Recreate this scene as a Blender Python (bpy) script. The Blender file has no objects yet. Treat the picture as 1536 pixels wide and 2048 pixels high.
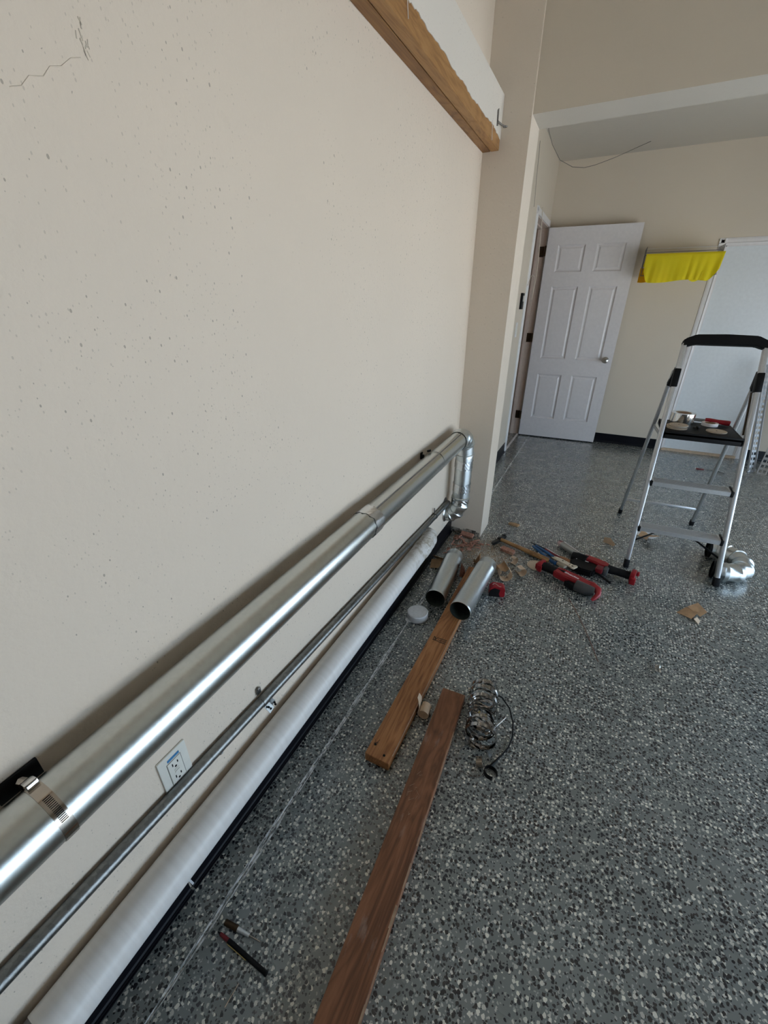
import bpy, bmesh, math, random
from mathutils import Vector, Matrix, Euler
random.seed(7)
C = bpy.context.scene.collection
PI = math.pi
V = Vector

# ------------------------------------------------------------------ camera
F, YAW, PITCH, ROLL = 830.0, 0.4598, 0.4645, 0.0033
cd = bpy.data.cameras.new('camera')
cam = bpy.data.objects.new('camera', cd); C.objects.link(cam)
cd.sensor_fit = 'VERTICAL'; cd.sensor_height = 24.0; cd.lens = F * 24.0 / 2048
cd.clip_start = 0.02
fw = V((-math.sin(YAW) * math.cos(PITCH), math.cos(YAW) * math.cos(PITCH), -math.sin(PITCH)))
rt = V((math.cos(YAW), math.sin(YAW), 0)); up = rt.cross(fw)
r2 = rt * math.cos(ROLL) + up * math.sin(ROLL); u2 = -rt * math.sin(ROLL) + up * math.cos(ROLL)
M = Matrix((r2, u2, -fw)).transposed().to_4x4(); M.translation = V((0.692, 0, 1.3797))
cam.matrix_world = M
bpy.context.scene.camera = cam

# ------------------------------------------------------------------ world, sun, exposure
W = bpy.data.worlds.new('sky'); bpy.context.scene.world = W; W.use_nodes = True
bg = W.node_tree.nodes['Background']
bg.inputs[0].default_value = (0.61, 0.80, 1.0, 1); bg.inputs[1].default_value = 3.5
sd = bpy.data.lights.new('sun', 'SUN'); sd.energy = 15.0; sd.angle = 0.02; sd.color = (0.96, 0.98, 1)
sun = bpy.data.objects.new('sun', sd); C.objects.link(sun)
sun.rotation_euler = V((-0.30, 0.35, -0.88)).to_track_quat('-Z', 'Y').to_euler()
RX, OY0, OY1, OZ = 3.3, -0.7, 4.0, 1.38          # right wall plane and its garage opening
pd = bpy.data.lights.new('opening_portal', 'AREA'); pd.shape = 'RECTANGLE'; pd.size = OZ; pd.size_y = OY1 - OY0
pd.cycles.is_portal = True
po = bpy.data.objects.new('opening_portal', pd); C.objects.link(po)
po.location = (RX + 0.1, (OY0 + OY1) / 2, OZ / 2); po.rotation_euler = (0, PI / 2, 0)
vs = bpy.context.scene.view_settings
vs.view_transform = 'Standard'; vs.look = 'None'; vs.gamma = 1; vs.use_curve_mapping = False
vs.exposure = 0.40
try:
    cy = bpy.context.scene.cycles; cy.max_bounces = 10; cy.diffuse_bounces = 6; cy.caustics_reflective = True
    cy.sample_clamp_indirect = 8
except Exception: pass

# ------------------------------------------------------------------ materials
class NT:
    def __init__(s, name):
        s.m = bpy.data.materials.new(name); s.m.use_nodes = True; s.t = s.m.node_tree
        s.b = s.t.nodes['Principled BSDF']
        s.co = s.t.nodes.new('ShaderNodeTexCoord')
    def n(s, typ, **k):
        x = s.t.nodes.new('ShaderNode' + typ)
        for a, v in k.items(): setattr(x, a, v)
        return x
    def l(s, a, b): s.t.links.new(a, b)
    def obj(s, scale=(1, 1, 1)):
        mp = s.n('Mapping'); mp.inputs['Scale'].default_value = scale; s.l(s.co.outputs['Object'], mp.inputs[0]); return mp.outputs[0]
    def noise(s, vec, scale, detail=3, rough=.5, dist=0):
        x = s.n('TexNoise'); x.inputs['Scale'].default_value = scale; x.inputs['Detail'].default_value = detail
        x.inputs['Roughness'].default_value = rough; x.inputs['Distortion'].default_value = dist
        if vec is not None: s.l(vec, x.inputs['Vector'])
        return x.outputs[0]
    def ramp(s, fac, stops):
        x = s.n('ValToRGB'); s.l(fac, x.inputs[0]); e = x.color_ramp.elements
        while len(e) < len(stops): e.new(0.5)
        for i, (p, c) in enumerate(stops):
            e[i].position = p; e[i].color = c if len(c) == 4 else (*c, 1)
        return x.outputs[0]
    def math(s, op, a, b=None, c=None):
        x = s.n('Math', operation=op)
        for i, v in enumerate((a, b, c)):
            if v is None: continue
            if isinstance(v, (int, float)): x.inputs[i].default_value = v
            else: s.l(v, x.inputs[i])
        return x.outputs[0]
    def mix(s, fac, a, b, mode='MIX'):
        x = s.n('Mix', data_type='RGBA', blend_type=mode)
        for i, v in ((0, fac), (6, a), (7, b)):
            if isinstance(v, (int, float)): x.inputs[i].default_value = v
            elif isinstance(v, tuple): x.inputs[i].default_value = (*v, 1) if len(v) == 3 else v
            else: s.l(v, x.inputs[i])
        return x.outputs[2]
    def bump(s, h, strength, dist=0.001, prev=None):
        x = s.n('Bump'); x.inputs['Strength'].default_value = strength; x.inputs['Distance'].default_value = dist
        s.l(h, x.inputs['Height'])
        if prev is not None: s.l(prev, x.inputs['Normal'])
        s.l(x.outputs[0], s.b.inputs['Normal']); return x.outputs[0]
    def set(s, col=None, rough=None, metal=None, **k):
        for nm, v in (('Base Color', col), ('Roughness', rough), ('Metallic', metal)):
            if v is None: continue
            if isinstance(v, tuple): s.b.inputs[nm].default_value = (*v, 1) if len(v) == 3 else v
            elif isinstance(v, (int, float)): s.b.inputs[nm].default_value = v
            else: s.l(v, s.b.inputs[nm])
        for nm, v in k.items(): s.b.inputs[nm.replace('_', ' ')].default_value = v
        return s.m

def simple(name, col, rough=.5, metal=0, var=.06, nscale=40, bump=0):
    t = NT(name); v = t.obj()
    n = t.noise(v, nscale, 3)
    lo = tuple(c * (1 - var * 2) for c in col); hi = tuple(min(1, c * (1 + var)) for c in col)
    c = t.ramp(n, [(.3, lo), (.7, hi)])
    if bump: t.bump(n, bump, .001)
    return t.set(c, rough, metal)

def wall_mat(name, col, pits=True, bs=.5):
    t = NT(name); v = t.obj()
    big = t.noise(v, 1.3, 3)
    c = t.ramp(big, [(.3, tuple(x * .955 for x in col)), (.7, col)])
    a = t.noise(v, 85, 4, .62); b = t.noise(v, 28, 3, .55)
    h = t.math('ADD', t.math('MULTIPLY', a, .6), t.math('MULTIPLY', b, .8))
    if pits:
        vo = t.n('TexVoronoi'); vo.inputs['Scale'].default_value = 105; t.l(t.obj((1, 1, .6)), vo.inputs['Vector'])
        sep = t.n('SeparateColor'); t.l(vo.outputs['Color'], sep.inputs[0])
        dens = t.noise(v, 2.6, 4, .6)
        thr = t.math('MULTIPLY_ADD', dens, -1.9, 1.86)
        pick = t.math('GREATER_THAN', sep.outputs[0], thr)
        near = t.math('LESS_THAN', vo.outputs['Distance'], t.math('MULTIPLY', sep.outputs[1], .19))
        m = t.math('MULTIPLY', pick, near)
        c = t.mix(t.math('MULTIPLY', m, .55), c, (.16, .13, .10))
        vo2 = t.n('TexVoronoi'); vo2.inputs['Scale'].default_value = 230; t.l(t.obj((1, 1, .55)), vo2.inputs['Vector'])
        sp2 = t.n('SeparateColor'); t.l(vo2.outputs['Color'], sp2.inputs[0])
        m2 = t.math('MULTIPLY', t.math('GREATER_THAN', sp2.outputs[0], t.math('MULTIPLY_ADD', dens, -1.5, 1.62)), t.math('LESS_THAN', vo2.outputs['Distance'], t.math('MULTIPLY', sp2.outputs[1], .30)))
        c = t.mix(t.math('MULTIPLY', m2, .28), c, (.22, .18, .14))
        vr = t.n('TexNoise'); vr.inputs['Scale'].default_value = 5; vr.inputs['Detail'].default_value = 6
        t.l(v, vr.inputs['Vector'])
        scuff = t.ramp(vr.outputs[0], [(.70, (0, 0, 0)), (.80, (1, 1, 1))])
        c = t.mix(t.math('MULTIPLY', scuff, .22), c, (.35, .30, .25))
    t.bump(h, bs, .0018)
    return t.set(c, .62)

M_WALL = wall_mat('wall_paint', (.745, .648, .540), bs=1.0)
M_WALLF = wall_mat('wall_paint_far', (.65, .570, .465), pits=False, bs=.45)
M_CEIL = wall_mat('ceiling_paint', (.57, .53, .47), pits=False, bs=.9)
M_BEHIND = simple('rear_room_paint', (.34, .30, .25), .8)

def floor_mat():
    t = NT('speckled_epoxy'); v = t.obj()
    wob = t.n('TexNoise'); wob.inputs['Scale'].default_value = 170; wob.inputs['Detail'].default_value = 2; t.l(v, wob.inputs['Vector'])
    sub = t.n('VectorMath', operation='SUBTRACT'); t.l(wob.outputs[1], sub.inputs[0]); sub.inputs[1].default_value = (.5, .5, .5)
    scl = t.n('VectorMath', operation='SCALE'); t.l(sub.outputs[0], scl.inputs[0]); scl.inputs['Scale'].default_value = .008
    add = t.n('VectorMath', operation='ADD'); t.l(v, add.inputs[0]); t.l(scl.outputs[0], add.inputs[1])
    vv = add.outputs[0]
    dens = t.noise(v, 7, 2)
    base = t.ramp(t.noise(v, 2.5, 3), [(.3, (.158, .176, .172)), (.7, (.190, .210, .205))])
    def chips(scale, off, prob, size):
        mp = t.n('Mapping'); mp.inputs['Location'].default_value = off; t.l(vv, mp.inputs[0])
        vo = t.n('TexVoronoi', voronoi_dimensions='2D'); vo.inputs['Scale'].default_value = scale; t.l(mp.outputs[0], vo.inputs['Vector'])
        s = t.n('SeparateColor'); t.l(vo.outputs['Color'], s.inputs[0])
        pick = t.math('GREATER_THAN', s.outputs[0], t.math('MULTIPLY_ADD', dens, -.7, prob + .35))
        near = t.math('LESS_THAN', vo.outputs['Distance'], t.math('MULTIPLY_ADD', s.outputs[1], size * .6, size * .5))
        return t.math('MULTIPLY', pick, near), s.outputs[2]
    w, wr = chips(84, (3, 1, 0), .57, .35)
    w2, _ = chips(140, (8, 2, 0), .62, .36)
    k, _ = chips(82, (0, 5, 0), .55, .38)
    k2, _ = chips(140, (1, 9, 0), .62, .38)
    wcol = t.ramp(wr, [(0, (.46, .46, .42)), (1, (.80, .79, .70))])
    c = t.mix(t.math('MULTIPLY', w2, .8), base, (.42, .43, .40)); c = t.mix(k2, c, (.012, .013, .018))
    c = t.mix(w, c, wcol); c = t.mix(k, c, (.008, .009, .014))
    # scratched pale joint and scuffs beside it
    sx = t.n('SeparateXYZ'); t.l(v, sx.inputs[0])
    wv = t.noise(t.obj((1, 1.6, 1)), 3.0, 4)
    wd = t.math('MULTIPLY_ADD', wv, .006, -.003)
    d = t.math('ABSOLUTE', t.math('ADD', t.math('SUBTRACT', sx.outputs[0], .104), wd))
    wid = t.math('MULTIPLY_ADD', t.noise(t.obj((0, 1, 0)), 4, 3), .030, -.0080)
    ln = t.math('LESS_THAN', d, wid)
    scr = t.ramp(t.noise(t.obj((260, 30, 1)), 1.0, 4, .7), [(.44, (0, 0, 0)), (.56, (1, 1, 1))])
    c = t.mix(t.math('MULTIPLY', t.math('MULTIPLY', ln, scr), .95), c, (.80, .83, .85))
    # dust near the post and sandy smears
    ds = t.n('VectorMath', operation='DISTANCE'); mp = t.n('Mapping'); mp.inputs['Scale'].default_value = (1, 1.25, 1)
    t.l(v, mp.inputs[0]); t.l(mp.outputs[0], ds.inputs[0]); ds.inputs[1].default_value = (.22, 2.82, 0)
    dd = t.math('ADD', ds.outputs['Value'], t.math('MULTIPLY', t.noise(v, 9, 4, .6), .35))
    dm = t.ramp(dd, [(.26, (1, 1, 1)), (.52, (0, 0, 0))])
    grain = t.ramp(t.noise(v, 420, 2), [(.38, (0, 0, 0)), (.62, (1, 1, 1))])
    c = t.mix(t.math('MULTIPLY', t.math('MULTIPLY', dm, grain), .75), c, (.42, .31, .20))
    t.bump(t.math('ADD', t.math('ADD', w, k), t.math('MULTIPLY', t.noise(v, 30, 2), 1.5)), .18, .0006)
    rg = t.ramp(t.noise(v, 6, 4), [(.3, (.20, .20, .20)), (.7, (.32, .32, .32))])
    t.set(c, rg, 0); t.b.inputs['Specular IOR Level'].default_value = .6
    t.b.inputs['Coat Weight'].default_value = .7; t.b.inputs['Coat Roughness'].default_value = .22
    return t.m
M_FLOOR = floor_mat()

def wood(name, dark, mid, light, ang=0, scuff=0, rough=.55, axis='Y', seed=0):
    t = NT(name)
    sc = {'Y': (40, 2.2, 40), 'X': (2.2, 40, 40)}[axis]
    v = t.obj(sc)
    mp = t.n('Mapping'); mp.inputs['Location'].default_value = (seed, seed * 2.3, seed * .7); t.l(v, mp.inputs[0]); v = mp.outputs[0]
    a = t.noise(v, 1.0, 5, .6, 1.2); b = t.noise(v, 4.0, 4, .6, .4)
    lo = t.noise(t.obj({'Y': (7, .8, 7), 'X': (.8, 7, 7)}[axis]), 1.6, 4, .6, .8)
    rg = t.math('FRACT', t.math('MULTIPLY', lo, 9.0)); rg = t.math('ABSOLUTE', t.math('SUBTRACT', rg, .5))
    g = t.math('ADD', t.math('MULTIPLY', a, .50), t.math('ADD', t.math('MULTIPLY', b, .24), t.math('MULTIPLY', rg, .50)))
    c = t.ramp(g, [(.30, dark), (.48, mid), (.68, light)])
    if scuff:
        s = t.ramp(t.noise(t.obj((30, 9, 30)), 1, 5, .7), [(.58, (0, 0, 0)), (.72, (1, 1, 1))])
        c = t.mix(t.math('MULTIPLY', s, scuff), c, (.42, .32, .27))
    t.bump(g, .25, .001)
    return t.set(c, rough)
M_PLANKA = wood('weathered_redwood', (.105, .038, .015), (.200, .076, .032), (.27, .112, .052), scuff=.35, seed=3)
M_PLANKB = wood('stained_pine', (.19, .068, .020), (.34, .138, .044), (.43, .195, .070), seed=9)
M_PLANKE = simple('pale_sawn_edge', (.42, .29, .19), .7, 0, .15, 60)
M_BEAM = wood('oiled_fir', (.16, .070, .022), (.25, .118, .038), (.32, .165, .058), seed=5)
M_BEAM2 = wood('oiled_fir_face', (.24, .115, .038), (.34, .170, .058), (.40, .215, .08), seed=2)
M_HANDLE = wood('hickory', (.20, .10, .035), (.36, .19, .07), (.46, .27, .11), axis='X', seed=1)

def galv(name, col=(.62, .66, .66), rough=.32, bs=.25, scale=900, var=.1):
    t = NT(name); v = t.obj()
    vo = t.n('TexVoronoi'); vo.inputs['Scale'].default_value = 140; t.l(v, vo.inputs['Vector'])
    s = t.n('SeparateColor'); t.l(vo.outputs['Color'], s.inputs[0])
    f = t.math('ADD', t.math('MULTIPLY', s.outputs[0], .35), t.math('MULTIPLY', t.noise(v, 6, 4), .65))
    c = t.ramp(f, [(.25, tuple(x * (1 - var) for x in col)), (.75, tuple(min(1, x * (1 + var)) for x in col))])
    r = t.math('MULTIPLY_ADD', f, .10, rough - .05)
    n = t.noise(v, scale, 2, .7)
    t.bump(n, bs, .0004)
    return t.set(c, r, 1.0)
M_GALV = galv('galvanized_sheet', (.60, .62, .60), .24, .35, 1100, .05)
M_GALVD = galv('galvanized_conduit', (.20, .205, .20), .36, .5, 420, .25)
M_GALVL = galv('galvanized_loose', (.66, .69, .69), .33, .10, 700, .05)
M_TAPE = galv('foil_tape', (.72, .73, .73), .24, 1.0, 90, .05)
M_STEEL = simple('stainless_steel', (.50, .44, .38), .16, 1.0, .05)
M_CLAMP = simple('clamp_steel', (.42, .40, .38), .12, 1.0, .3, 90)
M_BRIGHT = simple('polished_steel', (.78, .76, .73), .12, 1.0, .03)
M_ALU = simple('brushed_aluminium', (.72, .73, .75), .38, .85, .03, 120)
M_ALUD = simple('step_aluminium', (.50, .51, .52), .42, .8, .05, 120)
M_BLACK = simple('black_plastic', (.004, .004, .0045), .5, 0, .1); M_BLACK.node_tree.nodes['Principled BSDF'].inputs['Specular IOR Level'].default_value = .2
M_BLACKM = simple('black_rubber', (.006, .006, .007), .6, 0, .1); M_BLACKM.node_tree.nodes['Principled BSDF'].inputs['Specular IOR Level'].default_value = .25
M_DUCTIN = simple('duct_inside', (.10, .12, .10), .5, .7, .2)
M_COVE = simple('black_vinyl_base', (.004, .004, .007), .36, 0, .2, 8); M_COVE.node_tree.nodes['Principled BSDF'].inputs['Specular IOR Level'].default_value = .22
M_WHITE = simple('white_paint_semi_gloss', (.74, .715, .71), .35, 0, .02)
M_DOOR = simple('white_door_paint', (.70, .665, .665), .35, 0, .02)
M_JAMB = simple('jamb_paint', (.62, .51, .44), .5, 0, .03)
M_DOOR2 = simple('white_flat_door', (.72, .75, .77), .30, 0, .02)
M_BRONZE = simple('dark_bronze', (.06, .035, .018), .4, .7, .1)
M_NICKEL = simple('satin_nickel', (.42, .39, .35), .3, 1.0, .05)
M_RED = simple('red_plastic', (.30, .006, .014), .38, 0, .08)
M_REDD = simple('dark_red_plastic', (.16, .006, .012), .4, 0, .08)
M_BLUE = simple('blue_grip', (.004, .075, .22), .4, 0, .1)
M_YEL = simple('yellow_microfibre', (.98, .86, .035), .9, 0, .02, 300, .4)
M_CARD = simple('brown_card', (.46, .29, .16), .75, 0, .1)
M_CARDL = simple('pale_tan_paper', (.58, .43, .30), .6, 0, .06)
M_TAN = simple('tan_disc', (.55, .46, .36), .7, 0, .08, 200)
M_PINK = simple('reddish_chip', (.42, .20, .14), .8, 0, .2, 90)
M_WOODCHIP = simple('wood_chip', (.40, .25, .13), .8, 0, .2)
M_CREAM = simple('cream_metal', (.62, .54, .42), .5, .1, .06)
M_OUTLET = simple('ivory_plastic', (.73, .72, .66), .30, 0, .02)
M_LBLUE = simple('blue_sticker', (.04, .20, .42), .5, 0, .05)
M_INK = simple('black_ink', (.03, .022, .012), .8, 0, .1)
M_LETTER = simple('white_lettering', (.85, .80, .80), .5, 0, .02)
M_WHITEPL = simple('white_plastic', (.70, .71, .73), .4, 0, .05, 60)
M_PLASTER = wall_mat('white_texture_coat', (.74, .69, .62), pits=True, bs=.4)
M_WIRE = simple('grey_wire', (.20, .19, .18), .4, .7, .05)
M_CORD = simple('cream_cord', (.66, .58, .48), .5, 0, .03)
M_CONC = simple('driveway_concrete', (.60, .58, .55), .9, 0, .05, 4)
M_HALL = simple('hall_floor', (.30, .18, .11), .5, 0, .1)
M_CUP = simple('metal_end', (.72, .74, .75), .35, .6, .05)

def pvc():
    t = NT('white_pipe'); v = t.obj()
    sx = t.n('SeparateXYZ'); t.l(v, sx.inputs[0])
    rib = t.noise(t.obj((1.5, 75, 1.5)), 1.0, 2)
    c = t.ramp(rib, [(.3, (.69, .665, .64)), (.7, (.75, .73, .71))])
    dirt = t.ramp(t.noise(v, 22, 6, .75), [(.45, (0, 0, 0)), (.58, (1, 1, 1))])
    zone = t.ramp(sx.outputs[1], [(.0, (0, 0, 0)), (1.0, (1, 1, 1))])
    mr = t.n('MapRange'); t.l(sx.outputs[1], mr.inputs[0]); mr.inputs[1].default_value = 1.50; mr.inputs[2].default_value = 1.72
    c = t.mix(t.math('MULTIPLY', t.math('MULTIPLY', dirt, mr.outputs[0]), .75), c, (.26, .21, .12))
    t.bump(rib, .25, .002)
    return t.set(c, .38)
M_PVC = pvc()
def ribbed_black():
    t = NT('post_foot_scrape'); v = t.obj()
    n = t.ramp(t.noise(v, 35, 5, .7), [(.45, (.10, .085, .07)), (.6, (.50, .44, .37))])
    return t.set(n, .8)
M_SCRAPE = ribbed_black()

# ------------------------------------------------------------------ mesh builder
class MB:
    def __init__(s): s.bm = bmesh.new()
    def _x(s, vs, loc=(0, 0, 0), rot=None):
        m = Matrix.Translation(V(loc))
        if rot is not None: m = m @ (rot if isinstance(rot, Matrix) else Euler(rot).to_matrix().to_4x4())
        bmesh.ops.transform(s.bm, matrix=m, verts=vs); return vs
    def box(s, c, size, rot=None, bev=0):
        r = bmesh.ops.create_cube(s.bm, size=1)['verts']
        bmesh.ops.scale(s.bm, vec=V(size), verts=r)
        if bev:
            es = list({e for v in r for e in v.link_edges})
            q = bmesh.ops.bevel(s.bm, geom=es, offset=bev, segments=2, affect='EDGES', profile=.5)
            r = list({v for f in q['faces'] for v in f.verts} | {v for v in r if v.is_valid})
        s._x(r, c, rot); return s
    def bar(s, a, b, w, h, bev=0, upv=(0, 0, 1)):
        a, b = V(a), V(b); d = b - a; L = d.length; d.normalize()
        x = d.cross(V(upv)); x = x.normalized() if x.length > 1e-5 else V((1, 0, 0)); z = x.cross(d)
        m = Matrix((x, d, z)).transposed().to_4x4(); 
        s.box((a + b) / 2, (w, L, h), m, bev); return s
    def tube(s, path, r, seg=20, cap=True, closed=False, inner=None, flat=None):
        """sweep a circle (or a rectangle flat=(w,t)) along a path; r number or list"""
        P = [V(p) for p in path]; n = len(P)
        R = r if isinstance(r, (list, tuple)) else [r] * n
        T = []
        for i in range(n):
            if closed: d = P[(i + 1) % n] - P[i - 1]
            elif i == 0: d = P[1] - P[0]
            elif i == n - 1: d = P[-1] - P[-2]
            else:
                a = (P[i] - P[i - 1]); b = (P[i + 1] - P[i])
                a = a.normalized() if a.length > 1e-9 else b.normalized()
                b = b.normalized() if b.length > 1e-9 else a
                d = a + b
            T.append(d.normalized())
        u = V((0, 0, 1)) if abs(T[0].z) < .9 else V((1, 0, 0))
        u = (u - T[0] * u.dot(T[0])).normalized(); rings = []
        for i in range(n):
            if i:
                q = T[i - 1].rotation_difference(T[i]); u = (q @ u); u = (u - T[i] * u.dot(T[i])).normalized()
            w = T[i].cross(u)
            # mitre stretch
            st = 1.0
            ring = []
            for k in range(seg):
                a = 2 * PI * k / seg
                ring.append(s.bm.verts.new(P[i] + u * math.cos(a) * R[i] + w * math.sin(a) * R[i]))
            rings.append(ring)
        m = n if closed else n - 1
        for i in range(m):
            A, B = rings[i], rings[(i + 1) % n]
            for k in range(seg):
                s.bm.faces.new((A[k], A[(k + 1) % seg], B[(k + 1) % seg], B[k]))
        if inner and not closed:
            ins = [[s.bm.verts.new(P[i] + (v.co - P[i]) * ((R[i] - inner) / R[i])) for v in rings[i]] for i in range(n)]
            for i in range(n - 1):
                for k in range(seg):
                    s.bm.faces.new((ins[i][k], ins[i + 1][k], ins[i + 1][(k + 1) % seg], ins[i][(k + 1) % seg]))
            for e in (0, -1):
                for k in range(seg):
                    s.bm.faces.new((rings[e][k], rings[e][(k + 1) % seg], ins[e][(k + 1) % seg], ins[e][k]))
        elif cap and not closed:
            s.bm.faces.new(rings[0][::-1]); s.bm.faces.new(rings[-1])
        return s
    def prism(s, poly, d0, d1, axis='Z', rot=None, loc=(0, 0, 0)):
        def mk(p, h):
            return {'Z': (p[0], p[1], h), 'Y': (p[0], h, p[1]), 'X': (h, p[0], p[1])}[axis]
        A = [s.bm.verts.new(mk(p, d0)) for p in poly]; B = [s.bm.verts.new(mk(p, d1)) for p in poly]
        n = len(poly); s.bm.faces.new(A); s.bm.faces.new(B[::-1])
        for i in range(n): s.bm.faces.new((A[i], B[i], B[(i + 1) % n], A[(i + 1) % n]))
        s._x(A + B, loc, rot); return s
    def band(s, c, axis, R, w, t, a0=0, a1=2 * PI, seg=36, u=None):
        """flat strap bent into a ring round `axis`"""
        c = V(c); ax = V(axis).normalized()
        u = V(u) if u else (V((0, 0, 1)) if abs(ax.z) < .9 else V((1, 0, 0)))
        u = (u - ax * u.dot(ax)).normalized(); v2 = ax.cross(u); full = abs(a1 - a0 - 2 * PI) < 1e-6
        rs = []
        for i in range(seg if full else seg + 1):
            a = a0 + (a1 - a0) * i / seg; d = u * math.cos(a) + v2 * math.sin(a)
            rs.append([s.bm.verts.new(c + d * (R + q) + ax * h) for q, h in ((0, -w / 2), (t, -w / 2), (t, w / 2), (0, w / 2))])
        n = len(rs)
        for i in range(n if full else n - 1):
            A, B = rs[i], rs[(i + 1) % n]
            for k in range(4): s.bm.faces.new((A[k], A[(k + 1) % 4], B[(k + 1) % 4], B[k]))
        if not full: s.bm.faces.new(rs[0]); s.bm.faces.new(rs[-1][::-1])
        return s
    def grid(s, fn, nu, nv, thick=0):
        g = [[s.bm.verts.new(fn(i / nu, j / nv)) for j in range(nv + 1)] for i in range(nu + 1)]
        for i in range(nu):
            for j in range(nv): s.bm.faces.new((g[i][j], g[i + 1][j], g[i + 1][j + 1], g[i][j + 1]))
        if thick: bmesh.ops.solidify(s.bm, geom=s.bm.faces[:], thickness=thick)
        return s
    def ball(s, c, r, sc=(1, 1, 1), rot=None):
        q = bmesh.ops.create_uvsphere(s.bm, u_segments=16, v_segments=10, radius=r)['verts']
        bmesh.ops.scale(s.bm, vec=V(sc), verts=q); s._x(q, c, rot); return s
    def build(s, name, mat, parent=None, smooth=True, kind=None, label=None):
        bmesh.ops.recalc_face_normals(s.bm, faces=s.bm.faces[:])
        me = bpy.data.meshes.new(name); s.bm.to_mesh(me); s.bm.free(); me.materials.append(mat)
        if smooth:
            me.polygons.foreach_set('use_smooth', [True] * len(me.polygons))
            try: me.set_sharp_from_angle(angle=math.radians(38))
            except Exception: pass
        o = bpy.data.objects.new(name, me); C.objects.link(o)
        if parent: o.parent = parent
        if kind: o['kind'] = kind
        if label: o['label'] = label
        return o

def tag(o, label, cat, group=None):
    o['label'] = label; o['category'] = cat
    if group: o['group'] = group
    return o
def thing(name, label, cat, loc=(0, 0, 0), rot=(0, 0, 0), group=None):
    o = bpy.data.objects.new(name, None); C.objects.link(o); o.empty_display_size = .05
    o.location = loc; o.rotation_euler = rot
    return tag(o, label, cat, group)
def copy_tree(o, parent=None):
    c = o.copy(); C.objects.link(c); c.parent = parent
    for ch in list(o.children): copy_tree(ch, c)
    return c
def struct(mb, name, mat, parent=None, smooth=False):
    return mb.build(name, mat, parent, smooth, kind='structure')
def arc(c, r, a0, a1, n, plane='XY'):
    out = []
    for i in range(n + 1):
        a = a0 + (a1 - a0) * i / n; x, y = r * math.cos(a), r * math.sin(a)
        out.append(V(c) + {'XY': V((x, y, 0)), 'XZ': V((x, 0, y)), 'YZ': V((0, x, y))}[plane])
    return out
def text_obj(name, body, size, mat, parent, loc, rot, ext=.0003, shear=0):
    cu = bpy.data.curves.new(name, 'FONT'); cu.body = body; cu.size = size; cu.extrude = ext; cu.shear = shear
    cu.align_x = 'CENTER'; cu.align_y = 'CENTER'
    tmp = bpy.data.objects.new(name, cu); C.objects.link(tmp)
    dg = bpy.context.evaluated_depsgraph_get(); me = bpy.data.meshes.new_from_object(tmp.evaluated_get(dg))
    bpy.data.objects.remove(tmp); me.materials.clear(); me.materials.append(mat)
    o = bpy.data.objects.new(name, me); C.objects.link(o); o.parent = parent; o.location = loc; o.rotation_euler = rot
    return o

# ------------------------------------------------------------------ the room
YP, WP, DP = 2.415, 0.205, 0.20       # pilaster
YF, ZC, ZH = 5.146, 2.573, 2.122      # far wall, rear ceiling, header underside
W2 = -0.04
# floor with a shallow V joint along the left wall
b = MB()
prof = [(-.4, 0), (.1005, 0), (.104, -.003), (.1075, 0), (RX + .15, 0), (RX + .15, -.12), (-.4, -.12)]
b.prism(prof, -3.0, YF + .15, 'Y'); struct(b, 'floor', M_FLOOR)
b = MB(); b.box((-.075, (-3 + YP) / 2 + .2, 1.5), (.15, YP + 3.4, 3.0)); struct(b, 'wall_left', M_WALL)
# upper thickening of the left wall above the timber ledger (chamfered top)
b = MB(); b.prism([(0, 2.196), (.0755, 2.196), (.0755, 2.2), (0, 2.295)], -3, YP, 'Y'); struct(b, 'wall_left_upper', M_PLASTER)
b = MB()
WALLCRACK = [(.397, 1.607), (.410, 1.614), (.424, 1.625), (.440, 1.632), (.452, 1.643), (.468, 1.650), (.482, 1.661), (.497, 1.668)]
WALLSCUFF = (.505, 1.688)
b.tube([(.0003, y + .001 * math.sin(i * 2.3), z + .001 * math.cos(i * 3.1)) for i, (y, z) in enumerate(WALLCRACK)], .0006, 5)
b.build('hairline_crack', simple('crack_grey', (.66, .575, .475), .9), bpy.data.objects['wall_left'])
b = MB()
rs_ = random.Random(2)
for k in range(16):
    y, z = WALLSCUFF[0] + rs_.gauss(0, .003), WALLSCUFF[1] + rs_.gauss(0, .009)
    b.box((.0004, y, z), (.0006, rs_.uniform(.0006, .0018), rs_.uniform(.003, .009)), rot=(rs_.uniform(-.5, .5), 0, 0))
b.build('scuff_mark', simple('scuff_grey', (.58, .51, .42), .9), bpy.data.objects['wall_left'], False)
# pilaster and header across the room
b = MB(); b.box((WP / 2, YP + (DP + .015) / 2, 1.5), (WP, DP + .015, 3.0)); po_ = struct(b, 'wall_pilaster', M_WALL)
b = MB()
for i in range(9):
    x = .012 + i * .022 + random.uniform(-.004, .004)
    b.box((x, YP - .0012, .014 + random.uniform(0, .012)), (.024, .003, .028 + random.uniform(0, .02)))
b.build('scraped_foot', M_SCRAPE, po_, False, label='scraped grey brown foot of the pilaster')
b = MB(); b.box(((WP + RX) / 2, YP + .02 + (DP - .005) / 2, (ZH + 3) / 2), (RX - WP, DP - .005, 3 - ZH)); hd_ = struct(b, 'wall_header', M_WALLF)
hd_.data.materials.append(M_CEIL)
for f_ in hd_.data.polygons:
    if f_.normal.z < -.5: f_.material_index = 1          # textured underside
b = MB(); b.box((RX / 2, (-3 + YP) / 2, 3.06), (RX + .3, YP + 3.2, .12)); struct(b, 'ceiling', M_CEIL)
b = MB(); b.box((RX / 2, (YP + DP + YF) / 2 + .1, ZC + .06), (RX + .4, YF - YP - DP + .25, .12)); struct(b, 'ceiling_rear', M_CEIL)
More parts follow.
